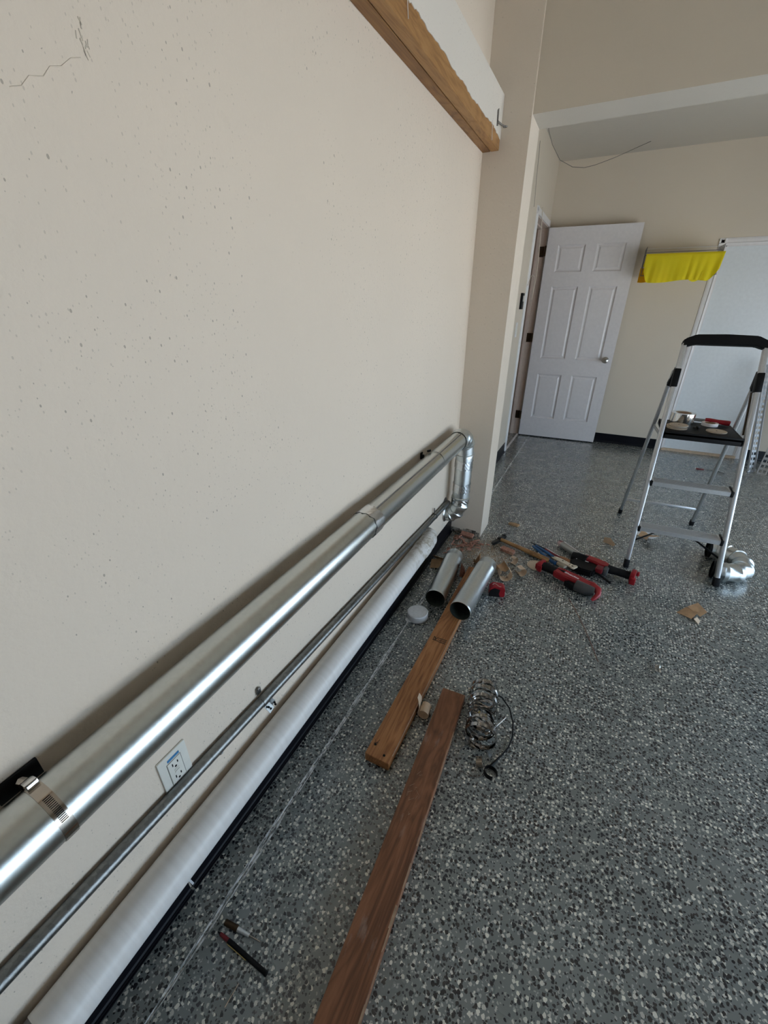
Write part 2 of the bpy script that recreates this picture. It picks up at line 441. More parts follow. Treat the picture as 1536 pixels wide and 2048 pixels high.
# rear left wall with the doorway
DY0, DY1, DZ = 4.36, 5.06, 2.05
b = MB(); T_ = .115
for y0, y1, z0, z1 in ((YP + DP, DY0 - .02, 0, ZC), (DY1 + .02, YF, 0, ZC), (DY0 - .02, DY1 + .02, DZ + .02, ZC)):
    b.box((W2 - T_ / 2, (y0 + y1) / 2, (z0 + z1) / 2), (T_, y1 - y0, z1 - z0))
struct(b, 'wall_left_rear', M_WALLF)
# far wall with door opening
D2X0, D2X1, D2Z = 1.455, 2.075, 1.845
b = MB()
for x0, x1, z0, z1 in ((-.2, D2X0, 0, ZC), (D2X1, RX, 0, ZC), (D2X0, D2X1, D2Z, ZC)):
    b.box(((x0 + x1) / 2, YF + .06, (z0 + z1) / 2), (x1 - x0, .12, z1 - z0))
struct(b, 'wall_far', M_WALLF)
# right wall with the garage opening, wall behind the camera
b = MB()
for y0, y1, z0, z1 in ((-3, OY0, 0, 3), (OY1, YF + .12, 0, 3), (OY0, OY1, OZ, 3)):
    b.box((RX + .075, (y0 + y1) / 2, (z0 + z1) / 2), (.15, y1 - y0, z1 - z0))
struct(b, 'wall_right', M_BEHIND)
b = MB(); b.box((RX / 2, -3.06, 1.5), (RX + .3, .12, 3)); struct(b, 'wall_behind', M_BEHIND)
b = MB(); b.box((RX + .15 + 9, 2, -.06), (18, 36, .10)); struct(b, 'ground_driveway', M_CONC)
# hall behind the doorway
b = MB()
b.box((W2 - T_ - .6, 4.7, -.02), (1.2, 1.6, .03)); struct(b, 'floor_hall', M_HALL)
b = MB()
b.box((W2 - T_ - 1.2, 4.7, 1.3), (.05, 1.6, 2.6)); b.box((W2 - T_ - .6, 5.5, 1.3), (1.2, .05, 2.6)); b.box((W2 - T_ - .6, 3.9, 1.3), (1.2, .05, 2.6))
b.box((W2 - T_ - .6, 4.7, 2.6), (1.2, 1.6, .05)); struct(b, 'wall_hall', M_JAMB)

# door casing and jamb
b = MB()
for y in (DY0, DY1): b.box((W2 - T_ / 2, y + (-.009 if y == DY0 else .009), DZ / 2), (T_ + .004, .018, DZ))
b.box((W2 - T_ / 2, (DY0 + DY1) / 2, DZ + .009), (T_ + .004, DY1 - DY0 + .036, .018))
for y in (DY0 + .006, DY1 - .006): b.box((W2 - .07, y, DZ / 2), (.035, .012, DZ))
b.box((W2 - .07, (DY0 + DY1) / 2, DZ - .006), (.035, DY1 - DY0, .012))
struct(b, 'trim_1', M_JAMB)
b = MB()
cp = [(0, 0), (.012, 0), (.014, .015), (.009, .02), (.009, .045), (.006, .055), (0, .057)]
b.prism([(W2 + x, DY0 - .005 - y) for x, y in cp], 0, DZ + .06, 'Z')
b.prism([(W2 + x, DY1 + .005 + y) for x, y in cp], 0, DZ + .06, 'Z')
b.prism([(W2 + x, DZ + .005 + y) for x, y in cp], DY0 - .06, DY1 + .06, 'Y')
struct(b, 'trim_2', M_WHITE)
b = MB(); b.box((W2 + .004, (DY0 + DY1) / 2, .002), (.02, DY1 - DY0, .004)); struct(b, 'trim_3', M_WHITE)

# ---- six-panel leaf, hinged at the far jamb and swung against the far wall
HX, HY = -.019, 5.03
ang = .048; LW, LH, LT = .805, 2.03, .035
door = bpy.data.objects.new('door_1', None); C.objects.link(door); door.location = (HX, HY, .012); door.rotation_euler = (0, 0, ang)
door['kind'] = 'structure'
st, mid_ = .105, .10
pw = (LW - 2 * st - mid_) / 2
rows = [(.21, .69), (.85, 1.53), (1.655, 1.885)]
cols = [(st, st + pw), (st + pw + mid_, LW - st)]
b = MB(); ys = LT
def fr(x0, x1, z0, z1): b.box(((x0 + x1) / 2, 0, (z0 + z1) / 2), (x1 - x0, LT, z1 - z0))
fr(0, st, 0, LH); fr(LW - st, LW, 0, LH); fr(cols[0][1], cols[1][0], 0, LH)
zz = [0] + [q for r_ in rows for q in r_] + [LH]
for i in range(0, len(zz), 2):
    for x0, x1 in cols: fr(x0, x1, zz[i], zz[i + 1])
struct(b, 'door_frame', M_DOOR, door)
for x0, x1 in cols:
    for z0, z1 in rows:
        b = MB()
        cxp, czp, hw, hh = (x0 + x1) / 2, (z0 + z1) / 2, (x1 - x0) / 2, (z1 - z0) / 2
        for sgn in (-1, 1):
            lv = [(0, .0175), (.012, .007), (.022, .007), (.034, .0125)]
            rings = []
            for ins, dp in lv:
                rings.append([b.bm.verts.new((cxp + sx_ * (hw - ins), sgn * dp, czp + sz_ * (hh - ins))) for sx_, sz_ in ((-1, -1), (1, -1), (1, 1), (-1, 1))])
            for A, B in zip(rings, rings[1:]):
                for k in range(4): b.bm.faces.new((A[k], A[(k + 1) % 4], B[(k + 1) % 4], B[k]))
            b.bm.faces.new(rings[-1])
        b.build('panel', M_DOOR, door, False, kind='structure')
for sgn, nm in ((-1, 'door_knob'), (1, 'door_knob')):
    b = MB(); kx, kz = LW - .065, .86
    pr = [(.0175, .030), (.021, .031), (.024, .026), (.026, .012), (.045, .011), (.050, .024), (.060, .028), (.072, .025), (.078, .012), (.079, .002)]
    b.tube([(kx, sgn * y, kz) for y, _ in pr], [r for _, r in pr], 24)
    b.build(nm, M_NICKEL, door)
b = MB(); b.box((LW / 2, 0, -.004), (LW - .01, LT * .8, .010)); b.build('door_sweep', M_BLACKM, door)
for z in (.22, 1.05, 1.84):
    b = MB(); b.tube([(-.006, -.014, z - .045), (-.006, -.014, z + .045)], .0065, 12); b.box((-.010, -.006, z), (.004, .034, .088)); 
    b.box((-.014, .012, z), (.012, .003, .088)); b.build('hinge', M_BRONZE, door)
# big hinge leaves on the jamb, visible through the gap
for z in (.23, 1.06, 1.85):
    b = MB(); b.box((W2 - .035, DY1 - .001, z), (.06, .003, .09), bev=.0008); b.build('hinge_leaf', M_BRONZE, door).matrix_parent_inverse = (Matrix.Translation(door.location) @ Matrix.Rotation(ang, 4, 'Z')).inverted()

# ---- flat white door in the far wall
b = MB(); b.box(((D2X0 + D2X1) / 2, YF + .022, .02 + (D2Z - .03) / 2), (D2X1 - D2X0 - .006, .035, D2Z - .03)); d2 = struct(b, 'door_2', M_DOOR2)
b = MB(); b.box(((D2X0 + D2X1) / 2, YF + .006, .011), (D2X1 - D2X0 + .02, .06, .022)); b.build('threshold', M_CARDL, d2, False, kind='structure')
b = MB()
cq = [(0, 0), (0, -.012), (.015, -.016), (.02, -.010), (.042, -.010), (.054, -.006), (.056, 0)]
b.prism([(D2X0 - x, YF + y) for x, y in cq], 0, D2Z + .05, 'Z')
b.prism([(D2X1 + x, YF + y) for x, y in cq], 0, D2Z + .05, 'Z')
b.prism([(YF + y, D2Z + x) for x, y in cq], D2X0 - .056, D2X1 + .056, 'X')
struct(b, 'trim_4', M_WHITE)
b = MB()
b.box((D2X0 + .004, YF + .02, D2Z / 2), (.012, .05, D2Z)); b.box((D2X1 - .004, YF + .02, D2Z / 2), (.012, .05, D2Z)); b.box(((D2X0 + D2X1) / 2, YF + .02, D2Z - .004), (D2X1 - D2X0, .05, .012))
struct(b, 'trim_5', M_WHITE)

# ---- black cove baseboards
cv = [(0, 0), (.016, 0), (.0155, .0025), (.012, .003), (.0115, .006), (.008, .007), (.0055, .012), (.004, .022), (.004, .098), (.0025, .1), (0, .1)]
for i, (y0, y1) in enumerate(((-3, .252), (.258, 2.414))):
    b = MB(); b.prism(cv, y0, y1, 'Y'); struct(b, 'baseboard_left', M_COVE)
b = MB(); b.box((.0045, .255, .05), (.003, .005, .09), rot=(.15, 0, 0)); b.build('seam_clip', M_WHITEPL, bpy.data.objects['baseboard_left'])
b = MB(); b.prism([(W2 + x, z) for x, z in cv], YP + DP + .015, DY0 - .066, 'Y'); struct(b, 'baseboard_left_rear', M_COVE)
for x0, x1 in ((W2, D2X0 - .058), (D2X1 + .058, RX)):
    b = MB(); b.prism([(YF - x, z) for x, z in cv], x0, x1, 'X'); struct(b, 'baseboard_far', M_COVE)

# ------------------------------------------------------------------ timber ledger high on the left wall
t = thing('wooden_ledger_beam', 'double orange timber ledger beam high on the left wall', 'beam', (0, 0, 2.008))
for x0, x1, m in ((0.0005, .0365, M_BEAM), (.0395, .0755, M_BEAM2)):
    b = MB(); b.box(((x0 + x1) / 2, (YP - 2.9) / 2, .0935), (x1 - x0, YP + 2.9, .187), bev=.0015); b.build('board', m, t, False)
b = MB(); ys_ = []
y = YP - .001
while y > -2.4: ys_.append(y); y -= random.uniform(.006, .03)
top = .190
A = [(yy, .049 + .0035 * math.sin(yy * 6.1 - 1) + .002 * math.sin(yy * 31 + 1) + random.uniform(-.003, .003) - .012 * max(0, (yy - 2.3) / .1)) for yy in ys_]
for (ya, za), (yb, zb) in zip(A, A[1:]):
    q = [b.bm.verts.new(p) for p in ((.0775, ya, za), (.0775, yb, zb), (.0775, yb, top), (.0775, ya, top), (.0755, ya, za), (.0755, yb, zb), (.0755, yb, top), (.0755, ya, top))]
    for f in ((0, 1, 2, 3), (0, 1, 5, 4)): b.bm.faces.new([q[k] for k in f])
bmesh.ops.remove_doubles(b.bm, verts=b.bm.verts[:], dist=1e-6)
b.build('texture_coat', M_PLASTER, t, False, label='white wall texture with a ragged lower edge')
for yy, z0, z1 in ((1.354, .015, .075), (2.252, 0.0, .062)):
    b = MB(); b.tube([(.079, yy, z1), (.0792, yy + .006, (z0 + z1) / 2), (.0805, yy + .010, z0)], .0011, 6); b.build('thread', M_WHITE, t)
t = thing('eye_bracket', 'small grey metal eye bracket at the end of the timber beam', 'bracket', (.078, 2.33, 2.075))
b = MB(); b.prism([(-.012, .045), (.004, .055), (.012, 0), (-.004, -.004)], 0, .003, 'X'); b.build('plate', M_WIRE, t)
b = MB(); b.tube([(.002, 0, .012), (.012, .03, .008), (.02, .055, .008)], .0035, 8); b.tube(arc((.022, .062, .008), .007, 0, 2 * PI, 14), .003, 8, closed=False); b.build('eye', M_WIRE, t)

# ------------------------------------------------------------------ galvanized duct run on the wall
DR = .0508
def dz(y): return .6773 + .0147 * y
duct = thing('galvanized_duct', 'long galvanized duct run on the left wall, turning down beside the pilaster', 'duct', (.07, 1, .69))
off = V((-.07, -1, -.69))
def loc(ps): return [V(p) + off for p in ps]
def ductbuild(b, name, mat, label=None): return b.build(name, mat, duct, True, label=label)
b = MB(); b.tube(loc([(.069, -2.99, dz(-2.99)), (.0685, 1.13, dz(1.13))]), DR, 48); ductbuild(b, 'duct_section', M_GALV)
b = MB(); b.tube(loc([(.0685, 1.12, dz(1.12)), (.0685, 1.128, dz(1.128)), (.0685, 1.135, dz(1.135)), (.073, 2.17, dz(2.17))]), [DR - .001, DR + .0012, DR - .0012, DR - .0012], 48); ductbuild(b, 'duct_section', M_GALV)
# lock seam
b = MB(); a_ = math.radians(66)
b.bar(*(loc([(.0685 + DR * math.cos(a_), 1.15, dz(1.15) + DR * math.sin(a_)), (.073 + DR * math.cos(a_), 2.165, dz(2.165) + DR * math.sin(a_))])), .004, .0022)
ductbuild(b, 'lock_seam', M_GALVD)
# foil tape at the joint, wrinkled
b = MB()
def tf(u, v):
    a = u * 2 * PI; yy = 1.10 + .06 * v + .004 * math.sin(a * 3 + v) + .003 * math.sin(a * 11)
    r = DR + .0016 + .0009 * math.sin(a * 17 + v * 9) * math.sin(v * 7 + a * 5)
    return V((.0685 + r * math.cos(a), yy, dz(yy) + r * math.sin(a))) + off
b.grid(tf, 96, 8); ductbuild(b, 'foil_tape', M_TAPE)
# top elbow: gored
VX, VY = .085, 2.285
E0 = V((.073, 2.17, dz(2.17))); cen = V((.078, 2.205, .62))
def elbow(name, pts, R, mat, parent, o=V((0, 0, 0)), seg=36, ribs=True):
    b = MB(); path = []; rr = []
    for i, p in enumerate(pts):
        p = V(p) + o
        if 0 < i < len(pts) - 1 and ribs:
            d0 = (V(pts[i]) - V(pts[i - 1])).normalized(); d1 = (V(pts[i + 1]) - V(pts[i])).normalized()
            path += [p - d0 * .007, p - d0 * .0035, p + d1 * .0035, p + d1 * .007]; rr += [R - .0005, R + .0045, R + .0045, R - .0005]
        else: path.append(p); rr.append(R)
    b.tube(path, rr, seg, cap=False); return b.build(name, mat, parent)
top_el = [(.073, 2.155, .709), (.0745, 2.205, .7095), (.078, 2.248, .695), (.082, 2.277, .662), (.0845, 2.285, .60), (VX, VY, .585)]
elbow('elbow', top_el, DR + .0015, M_GALVL, duct, off)
b = MB(); b.tube(loc([(VX, VY, .59), (VX, VY, .39)]), DR, 40, cap=False); ductbuild(b, 'vertical_duct', M_GALVL)
for z0, z1, nm in ((.515, .565, 0), (.365, .42, 1)):
    b = MB()
    def tf2(u, v):
        a = u * 2 * PI; z = z0 + (z1 - z0) * v + .003 * math.sin(a * 2 + nm) + .002 * math.sin(a * 9)
        r = DR + .0016 + .0014 * math.sin(a * 13 + v * 7 + nm) * math.sin(v * 8 + a * 4)
        return V((VX + r * math.cos(a), VY + r * math.sin(a), z)) + off
    b.grid(tf2, 80, 8); ductbuild(b, 'foil_tape', M_TAPE)
bot_el = [(VX, VY, .40), (VX, VY, .325), (VX - .004, VY, .272), (VX - .024, VY, .228), (.030, VY - .004, .205), (.0065, VY - .006, .203)]
elbow('elbow', bot_el, DR + .001, M_GALVL, duct, off)
b = MB()
def tf3(u, v):
    a = u * 2 * PI; z = .29 + .03 * v + .003 * math.sin(a * 5); r = DR + .0026 + .0015 * math.sin(a * 11 + v * 9)
    return V((VX - .002 + r * math.cos(a), VY + r * math.sin(a), z)) + off
b.grid(tf3, 80, 6); ductbuild(b, 'foil_tape', M_TAPE)
b = MB(); b.tube(loc([(.002, VY - .006, .203), (.008, VY - .006, .203)]), [DR + .009, DR + .004], 36, inner=.006); ductbuild(b, 'wall_collar', M_GALVL)

# straps that hold the duct
def pipe_strap(y, label, small=False):
    z = dz(y); t = thing('pipe_strap', label, 'pipe strap', (.0685, y, z), group=None)
    w = .004 if small else .019
    b = MB(); b.band((0, 0, 0), (0, 1, 0), DR + .0008, w, .001, seg=48); b.build('band', M_STEEL if not small else M_WIRE, t)
    b = MB(); b.box((-.0655, -.002, .022 if small else .028), (.005, .024 if small else .060, .030 if small else .036), bev=.001); b.box((-.060, 0, .0), (.014, .012, .05)); b.build('backing_plate', M_BLACK, t)
    a = math.radians(112)
    cpos = V((math.cos(a), 0, math.sin(a))) * (DR + .006)
    rm = Matrix.Rotation(-(a - PI / 2), 4, 'Y')
    if not small:
        b = MB(); b.box(cpos, (.022, .017, .011), rm, bev=.002); b.build('screw_housing', M_BRIGHT, t)
        b = MB(); b.tube([cpos + V((-.010, 0, -.006)), cpos + V((-.024, -.004, -.008))], [.0065, .0065], 6); b.build('screw', M_STEEL, t)
        b = MB()
        for k in range(16):
            aa = math.radians(20 + k * 3.2); p = V((math.cos(aa), 0, math.sin(aa))) * (DR + .002)
            b.box(p, (.0012, .010, .0006), Matrix.Rotation(-(aa - PI / 2), 4, 'Y'))
        b.build('thread_slots', M_BLACK, t)
    else:
        b = MB(); b.box(cpos + V((-.008, 0, -.002)), (.018, .012, .010), rm, bev=.002); b.build('clip', M_BLACK, t)
    return t
pipe_strap(.10, 'wide stainless strap round the duct at the lower left of the photo')
pipe_strap(1.80, 'thin dark strap round the duct, near the far elbow', True)

# ------------------------------------------------------------------ conduit
def cz_(y): return .3694 + (.2847 - .3694) * (y - .4) / 1.9
t = thing('metal_conduit', 'thin dull galvanized conduit running along the left wall below the duct', 'conduit', (.0165, 1, .33))
o3 = V((-.0165, -1, -.33))
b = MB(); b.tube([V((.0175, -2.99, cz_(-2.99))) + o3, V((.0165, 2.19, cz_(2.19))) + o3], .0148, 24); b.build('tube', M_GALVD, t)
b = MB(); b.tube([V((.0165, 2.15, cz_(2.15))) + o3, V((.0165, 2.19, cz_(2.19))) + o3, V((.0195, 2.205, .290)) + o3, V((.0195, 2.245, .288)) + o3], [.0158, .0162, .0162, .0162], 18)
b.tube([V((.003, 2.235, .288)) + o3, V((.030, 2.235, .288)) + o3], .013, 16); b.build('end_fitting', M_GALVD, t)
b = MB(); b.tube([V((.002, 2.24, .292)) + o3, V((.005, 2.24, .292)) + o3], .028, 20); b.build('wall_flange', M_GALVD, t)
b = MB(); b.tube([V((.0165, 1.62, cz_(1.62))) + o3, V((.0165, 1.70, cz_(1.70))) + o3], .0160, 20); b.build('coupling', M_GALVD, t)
def hanger(y, label, long_=True):
    z = cz_(y); t = thing('conduit_hanger', label, 'hanger strap', (.0165, y, z), (0, 0, 0))
    b = MB()
    if long_:
        b.band((0, 0, 0), (0, 1, 0), .0155, .020, .0013, math.radians(-80), math.radians(110), 18, u=(1, 0, 0))
        b.build('strap', M_GALVD, t)
        for c1, s1, r1 in (((-.012, 0, .030), (.002, .016, .022), None), ((.014, .004, -.026), (.0015, .020, .030), (0.2, -.5, 0)), ((.006, .024, -.030), (.0015, .018, .022), (.4, -.3, 0))):
            b = MB(); b.box(c1, s1, rot=r1); b.build('strap_tail', M_GALVD, t)
        for dy, zz in ((0, -.020), (.006, -.032), (.024, -.026), (.026, -.036)):
            b = MB(); b.tube([(.012 + .003, dy, zz), (.0165 + .004, dy, zz - .001)], .003, 8); b.build('punched_hole', M_BLACK, t)
        b = MB(); b.ball((-.009, 0, .040), .006, (.5, 1, 1)); b.build('screw', M_WIRE, t)
    else:
        b.band((0, 0, 0), (0, 1, 0), .0155, .010, .0015, math.radians(-120), math.radians(120), 18, u=(1, 0, 0)); b.build('strap', M_GALVD, t)
        b = MB(); b.box((-.006, 0, .030), (.004, .010, .036)); b.build('strap_tail', M_WIRE, t)
    return t
hanger(.585, 'perforated metal hanger strap with bent tails on the conduit')
hanger(2.02, 'small hook clip on the conduit near its far end', False)
t = thing('conduit_nail_clip', 'tiny grey nail clip on the wall just under the conduit', 'clip', (.004, .43, .328))
b = MB(); b.box((0, 0, 0), (.006, .010, .012), bev=.001); b.build('clip_body', M_WIRE, t); b = MB(); b.ball((.004, 0, -.001), .003); b.build('screw', M_ALUD, t)

# ------------------------------------------------------------------ white drain pipe
def wz(y): return .2216 + (.2397 - .2216) * (y - .4) / 1.9
t = thing('white_drain_pipe', 'white plastic drain pipe low on the wall, grimy at its far end', 'pipe', (.047, 0, .22))
o4 = V((-.047, 0, -.22)); PR = .0445
def w4(ps): return [V(p) + o4 for p in ps]
b = MB(); b.tube([V((.0475, y, wz(y))) + V((-.047, 0, -.22)) for y in (-.05, .5, 1.2, 1.76)], PR, 40); pipe = b.build('pipe', M_PVC, t)
b = MB(); b.tube(w4([(.0475, -2.99, wz(-2.99)), (.0475, -.045, wz(-.045))]), .0425, 32); b.build('grey_pipe', simple('grey_pipe', (.16, .155, .16), .5), t)
b = MB(); b.tube(w4([(.0475, 1.72, wz(1.72)), (.0475, 1.725, wz(1.725)), (.0475, 1.775, wz(1.775)), (.0475, 1.778, wz(1.778))]), [PR, PR + .0027, PR + .0027, PR], 40); b.build('coupling', M_PVC, t)
b = MB()
pts = [(.0475, 1.77, wz(1.77)), (.0475, 1.82, .235), (.044, 1.86, .235), (.032, 1.895, .234), (.020, 1.9035, .233), (.004, 1.9065, .232)]
b.tube(w4(pts), [PR, PR, PR, PR, PR, PR], 36); b.build('bend', M_PVC, t)

# ------------------------------------------------------------------ outlet
t = thing('wall_outlet', 'ivory wall outlet with blue sticker, between duct and conduit', 'outlet', (.0, .316, .424))
b = MB(); b.box((.003, 0, 0), (.006, .072, .116), bev=.0025); b.build('cover_plate', M_OUTLET, t)
b = MB(); b.box((.0066, 0, 0), (.0022, .034, .068), bev=.0008); ins = b.build('receptacle', M_OUTLET, t)
for z in (.020, -.020):
    for yy, hh in ((-.0065, .0085), (.0065, .007)): MB().box((.0079, yy, z + .002), (.0006, .0024, hh)).build('slot', M_BLACK, ins)
    MB().tube([(.0076, 0, z - .0075), (.0082, 0, z - .0075)], .0028, 10).build('slot', M_BLACK, ins)
b = MB()
for z in (.0035, -.0035): b.box((.0085, 0, z), (.0016, .012, .0045), bev=.0004)
b.build('test_button', M_OUTLET, ins)
b = MB(); b.box((.0064, .001, .042), (.0008, .030, .007)); b.build('sticker', M_LBLUE, t, label='blue sticker')
b = MB()
for zz in (-.0352, .0352): b.box((.0061, 0, zz), (.0006, .036, .0008))
for yy in (-.0180, .0180): b.box((.0061, yy, 0), (.0006, .0008, .070))
b.build('shadow_gap', M_WIRE, t)

# ------------------------------------------------------------------ planks
def plank(name, label, a, b_, w, h, mat, edge, extra=None):
    a, b_ = V(a), V(b_); L = (b_ - a).length; an = math.atan2((b_ - a).x, (b_ - a).y)
    mid = (a + b_) / 2
    t = thing(name, label, 'plank', (mid.x, mid.y, 0), (0, 0, -an))
    m = MB(); m.box((0, 0, h / 2 + .0005), (w, L, h), bev=.0025); m.build('board', mat, t, False)
    return t, L
pa, LA = plank('redwood_plank', 'dark reddish plank with scratches, running out of the bottom of the photo', (.513, -.75, 0), (.437, 1.134, 0), .089, .036, M_PLANKA, None)
b = MB()
for k in range(60):
    yy = LA * .5 * random.uniform(-.25, .8); x = .043 + random.uniform(-.0012, .0006); l = random.uniform(.03, .10)
    b.box((x, yy, .0355 + random.uniform(-.002, 0)), (random.uniform(.002, .006), l, .0022), rot=(0, 0, random.uniform(-.02, .02)))
b.build('worn_edge', M_PLANKE, pa, False, label='pale splintered right edge')
b = MB()
for k in range(26):
    yy = random.gauss(-.26, .05); x = random.uniform(-.03, .035); b.box((x, yy, .0368), (.0006, random.uniform(.006, .03), .0004), rot=(0, 0, random.uniform(-1.0, 1.0)))
for k in range(14):
    yy = random.gauss(.52, .05); x = random.uniform(-.03, .0); b.box((x, yy, .0368), (.0006, random.uniform(.006, .02), .0004), rot=(0, 0, random.uniform(-1.0, 1.0)))
b.build('scratches', M_PLANKE, pa, False, kind='stuff')
pb, LB = plank('pine_plank', 'golden brown plank with a black stamp, its far end under the loose ducts', (.290, .762, 0), (.290, 2.0, 0), .088, .037, M_PLANKB, None)
b = MB(); b.box((.0435, -.02, .0364), (.0022, LB - .1, .0026)); b.build('worn_edge', M_PLANKE, pb, False, label='pale worn right edge')
# grade stamp: blurred block of ink strokes
b = MB(); sy = 1.366 - 1.381
rr_ = random.Random(4)
def ink(x, y, w, l, r=0): b.box((x, sy + y, .0377), (w, l, .0003), rot=(0, 0, r))
ink(-.024, .003, .003, .026); ink(-.016, .003, .003, .024, .5); ink(-.012, .004, .003, .024, -.5); ink(-.014, -.008, .022, .003)
ink(-.020, .010, .010, .003); ink(.018, .013, .036, .0022); ink(.018, .001, .036, .002); ink(.018, -.012, .036, .0018)
for k in range(9):
    x = -.003 + k * .0042
    ink(x, .008 + rr_.uniform(-.001, .001), .0013, .009, rr_.choice((0, 0, .4, -.4))); ink(x + .001, .008 + rr_.choice((-.004, 0, .004)), .003, .0013)
    ink(x, -.006 + rr_.uniform(-.001, .001), .0014, .010, rr_.choice((0, 0, .4, -.4))); ink(x + .001, -.006 + rr_.choice((-.004, 0, .004)), .003, .0013)
b.build('grade_stamp', M_INK, pb, False, label='black lumber grade stamp')
for x, y in ((.018, -LB / 2 + .020), (-.026, -LB / 2 + .042)):
    MB().tube([(x, y, .0370), (x, y, .0378)], .0045, 14).build('screw_hole', M_BLACK, pb)
for x, y, a in ((-.026, .048, .4), (-.030, .052, 2.2), (-.022, .056, 1.2)):
    b = MB(); b.box((x, -LB / 2 + y, .0379), (.016, .0012, .0004), rot=(0, 0, a)); b.build('crack', M_INK, pb)

# ------------------------------------------------------------------ loose duct pieces
def loose_duct(label, near, far, seed):
    near, far = V(near), V(far); L = (far - near).length
    t = thing('loose_duct_piece', label, 'duct', near)
    t.rotation_euler = (far - near).to_track_quat('Y', 'Z').to_euler()
    R = .0508
    b = MB()
    pts = [0, .006, .010, .014, L - .065, L - .06, L - .054, L - .048, L]
    rr = [R, R, R + .0012, R, R, R + .0022, R + .0022, R - .0008, R - .0022]
    b.tube([(0, y, 0) for y in pts], rr, 48, cap=False); b.build('shell', M_GALVL, t)
    b = MB(); b.tube([(0, y, 0) for y in pts], [r - .0012 for r in rr], 48, cap=False); b.build('inner_face', M_DUCTIN, t)
    b = MB(); b.band((0, .0005, 0), (0, 1, 0), R - .0012, .001, .0014, seg=48); b.build('cut_rim', M_BRIGHT, t)
    b = MB(); b.band((0, L - .0005, 0), (0, 1, 0), R - .0034, .001, .0014, seg=48); b.build('cut_rim', M_BRIGHT, t)
    a = 2.4; b = MB(); b.box((math.cos(a) * (R - .002), L / 2 - .02, math.sin(a) * (R - .002)), (.0014, L - .10, .005), Matrix.Rotation(-a, 4, 'Y')); b.build('lock_seam', M_GALVD, t)
    return t
loose_duct('loose galvanized duct piece on the floor, the left one of the pair', (.181, 1.615, .0535), (.146, 2.045, .0535), 1)
loose_duct('loose galvanized duct piece lying on the golden plank, the right one of the pair', (.331, 1.535, .0905), (.352, 1.985, .0905), 2)

# white dusty end cap
t = thing('round_end_cap', 'dusty white round end cap on the floor next to the loose ducts', 'cap', (.133, 1.505, .0))
b = MB(); R = .052
prf = [(0, R - .003), (.003, R - .003), (.006, R), (.030, R - .001), (.033, R - .001), (.036, R - .004)]
b.tube([(0, 0, z + .001) for z, _ in prf], [r for _, r in prf], 28); b.build('cap_body', M_WHITEPL, t)
b = MB(); b.band((0, 0, .037), (0, 0, 1), R - .009, .0015, .004, seg=28); b.build('rim', M_CUP, t)
b = MB(); b.prism([(-.04, -.02), (-.048, -.042), (-.035, -.055), (-.01, -.05)], .001, .004, 'Z'); b.build('bent_tab', M_WHITEPL, t)

# ------------------------------------------------------------------ tan paper curls and card scraps
def curl(name, label, loc_, rot, R, w, a0, a1, tail=0, mat=M_CARDL, group=None, grow=0):
    t = MB(); n = 28
    def f(u, v):
        a = a0 + (a1 - a0) * u; r = R * (1 + grow * u)
        return V((r * math.cos(a), (v - .5) * w, r * math.sin(a)))
    t.grid(f, n, 2)
    if tail:
        a = a1; p = V((R * (1 + grow) * math.cos(a), 0, R * (1 + grow) * math.sin(a))); d = V((-math.sin(a), 0, math.cos(a)))
        def g(u, v):
            q = p + d * (tail * u * (1 if a1 > a0 else -1)) + V((math.cos(a), 0, math.sin(a))) * (.45 * tail * u * u); return V((q.x, (v - .5) * w * (1 - .5 * u * u), q.z))
        t.grid(g, 8, 2)
    bmesh.ops.remove_doubles(t.bm, verts=t.bm.verts[:], dist=1e-5)
    bmesh.ops.solidify(t.bm, geom=t.bm.faces[:], thickness=.0007)
    o = t.build(name, mat); o.location = loc_; o.rotation_euler = rot
    return tag(o, label, 'paper scrap', group)
curl('paper_curl', 'tan paper curl with a pointed tail, between the two planks', (.362, 1.015, .024), (0, 0, .10), .019, .044, PI * 2.75, PI * .90, .055, grow=.16)
curl('paper_curl', 'broad tan paper curl right behind the red tape measure', (.447, 2.02, .0365), (0, 0, .45), .035, .050, -PI * 1.22, PI * .30)
curl('paper_curl', 'upright tan paper curl leaning on the right loose duct', (.415, 2.085, .032), (.5, 0, .9), .030, .055, -PI * 1.1, PI * .15, mat=M_CARD)
curl('paper_curl', 'small tan paper curl in front of the tan disc on the floor', (.520, 2.105, .025), (0, 0, .75), .024, .042, -PI * .95, PI * .55, .02)
curl('paper_curl', 'little tan paper curl directly below the hammer handle', (.462, 2.20, .024), (0, 0, 1.1), .022, .030, -PI * .8, PI * .7)
def scrap(name, label, loc_, rot, poly, fold=.4, mat=M_CARD, cat='card scrap', th=.0012, group=None):
    b = MB()
    vs_ = [b.bm.verts.new((x, y, fold * abs(x) * .8 + fold * .12 * math.sin(y * 90))) for x, y in poly]
    cen_ = b.bm.verts.new((sum(p[0] for p in poly) / len(poly), sum(p[1] for p in poly) / len(poly), 0))
    for i in range(len(poly)): b.bm.faces.new((vs_[i], vs_[(i + 1) % len(poly)], cen_))
    bmesh.ops.solidify(b.bm, geom=b.bm.faces[:], thickness=th)
    o = b.build(name, mat, None, False); o.location = loc_; o.rotation_euler = rot
    return tag(o, label, cat, group)
t = thing('folded_card', 'folded brown card piece alone on the floor in front of the ladder', 'card scrap', (1.335, 2.135, .0), (0, 0, -.35))
b = MB(); b.prism([(-.045, -.03), (.02, -.045), (.035, .02), (-.02, .035)], .006, .0075, 'Z', rot=(.12, -.15, 0), loc=(0, 0, .004)); b.build('flap', M_CARD, t)
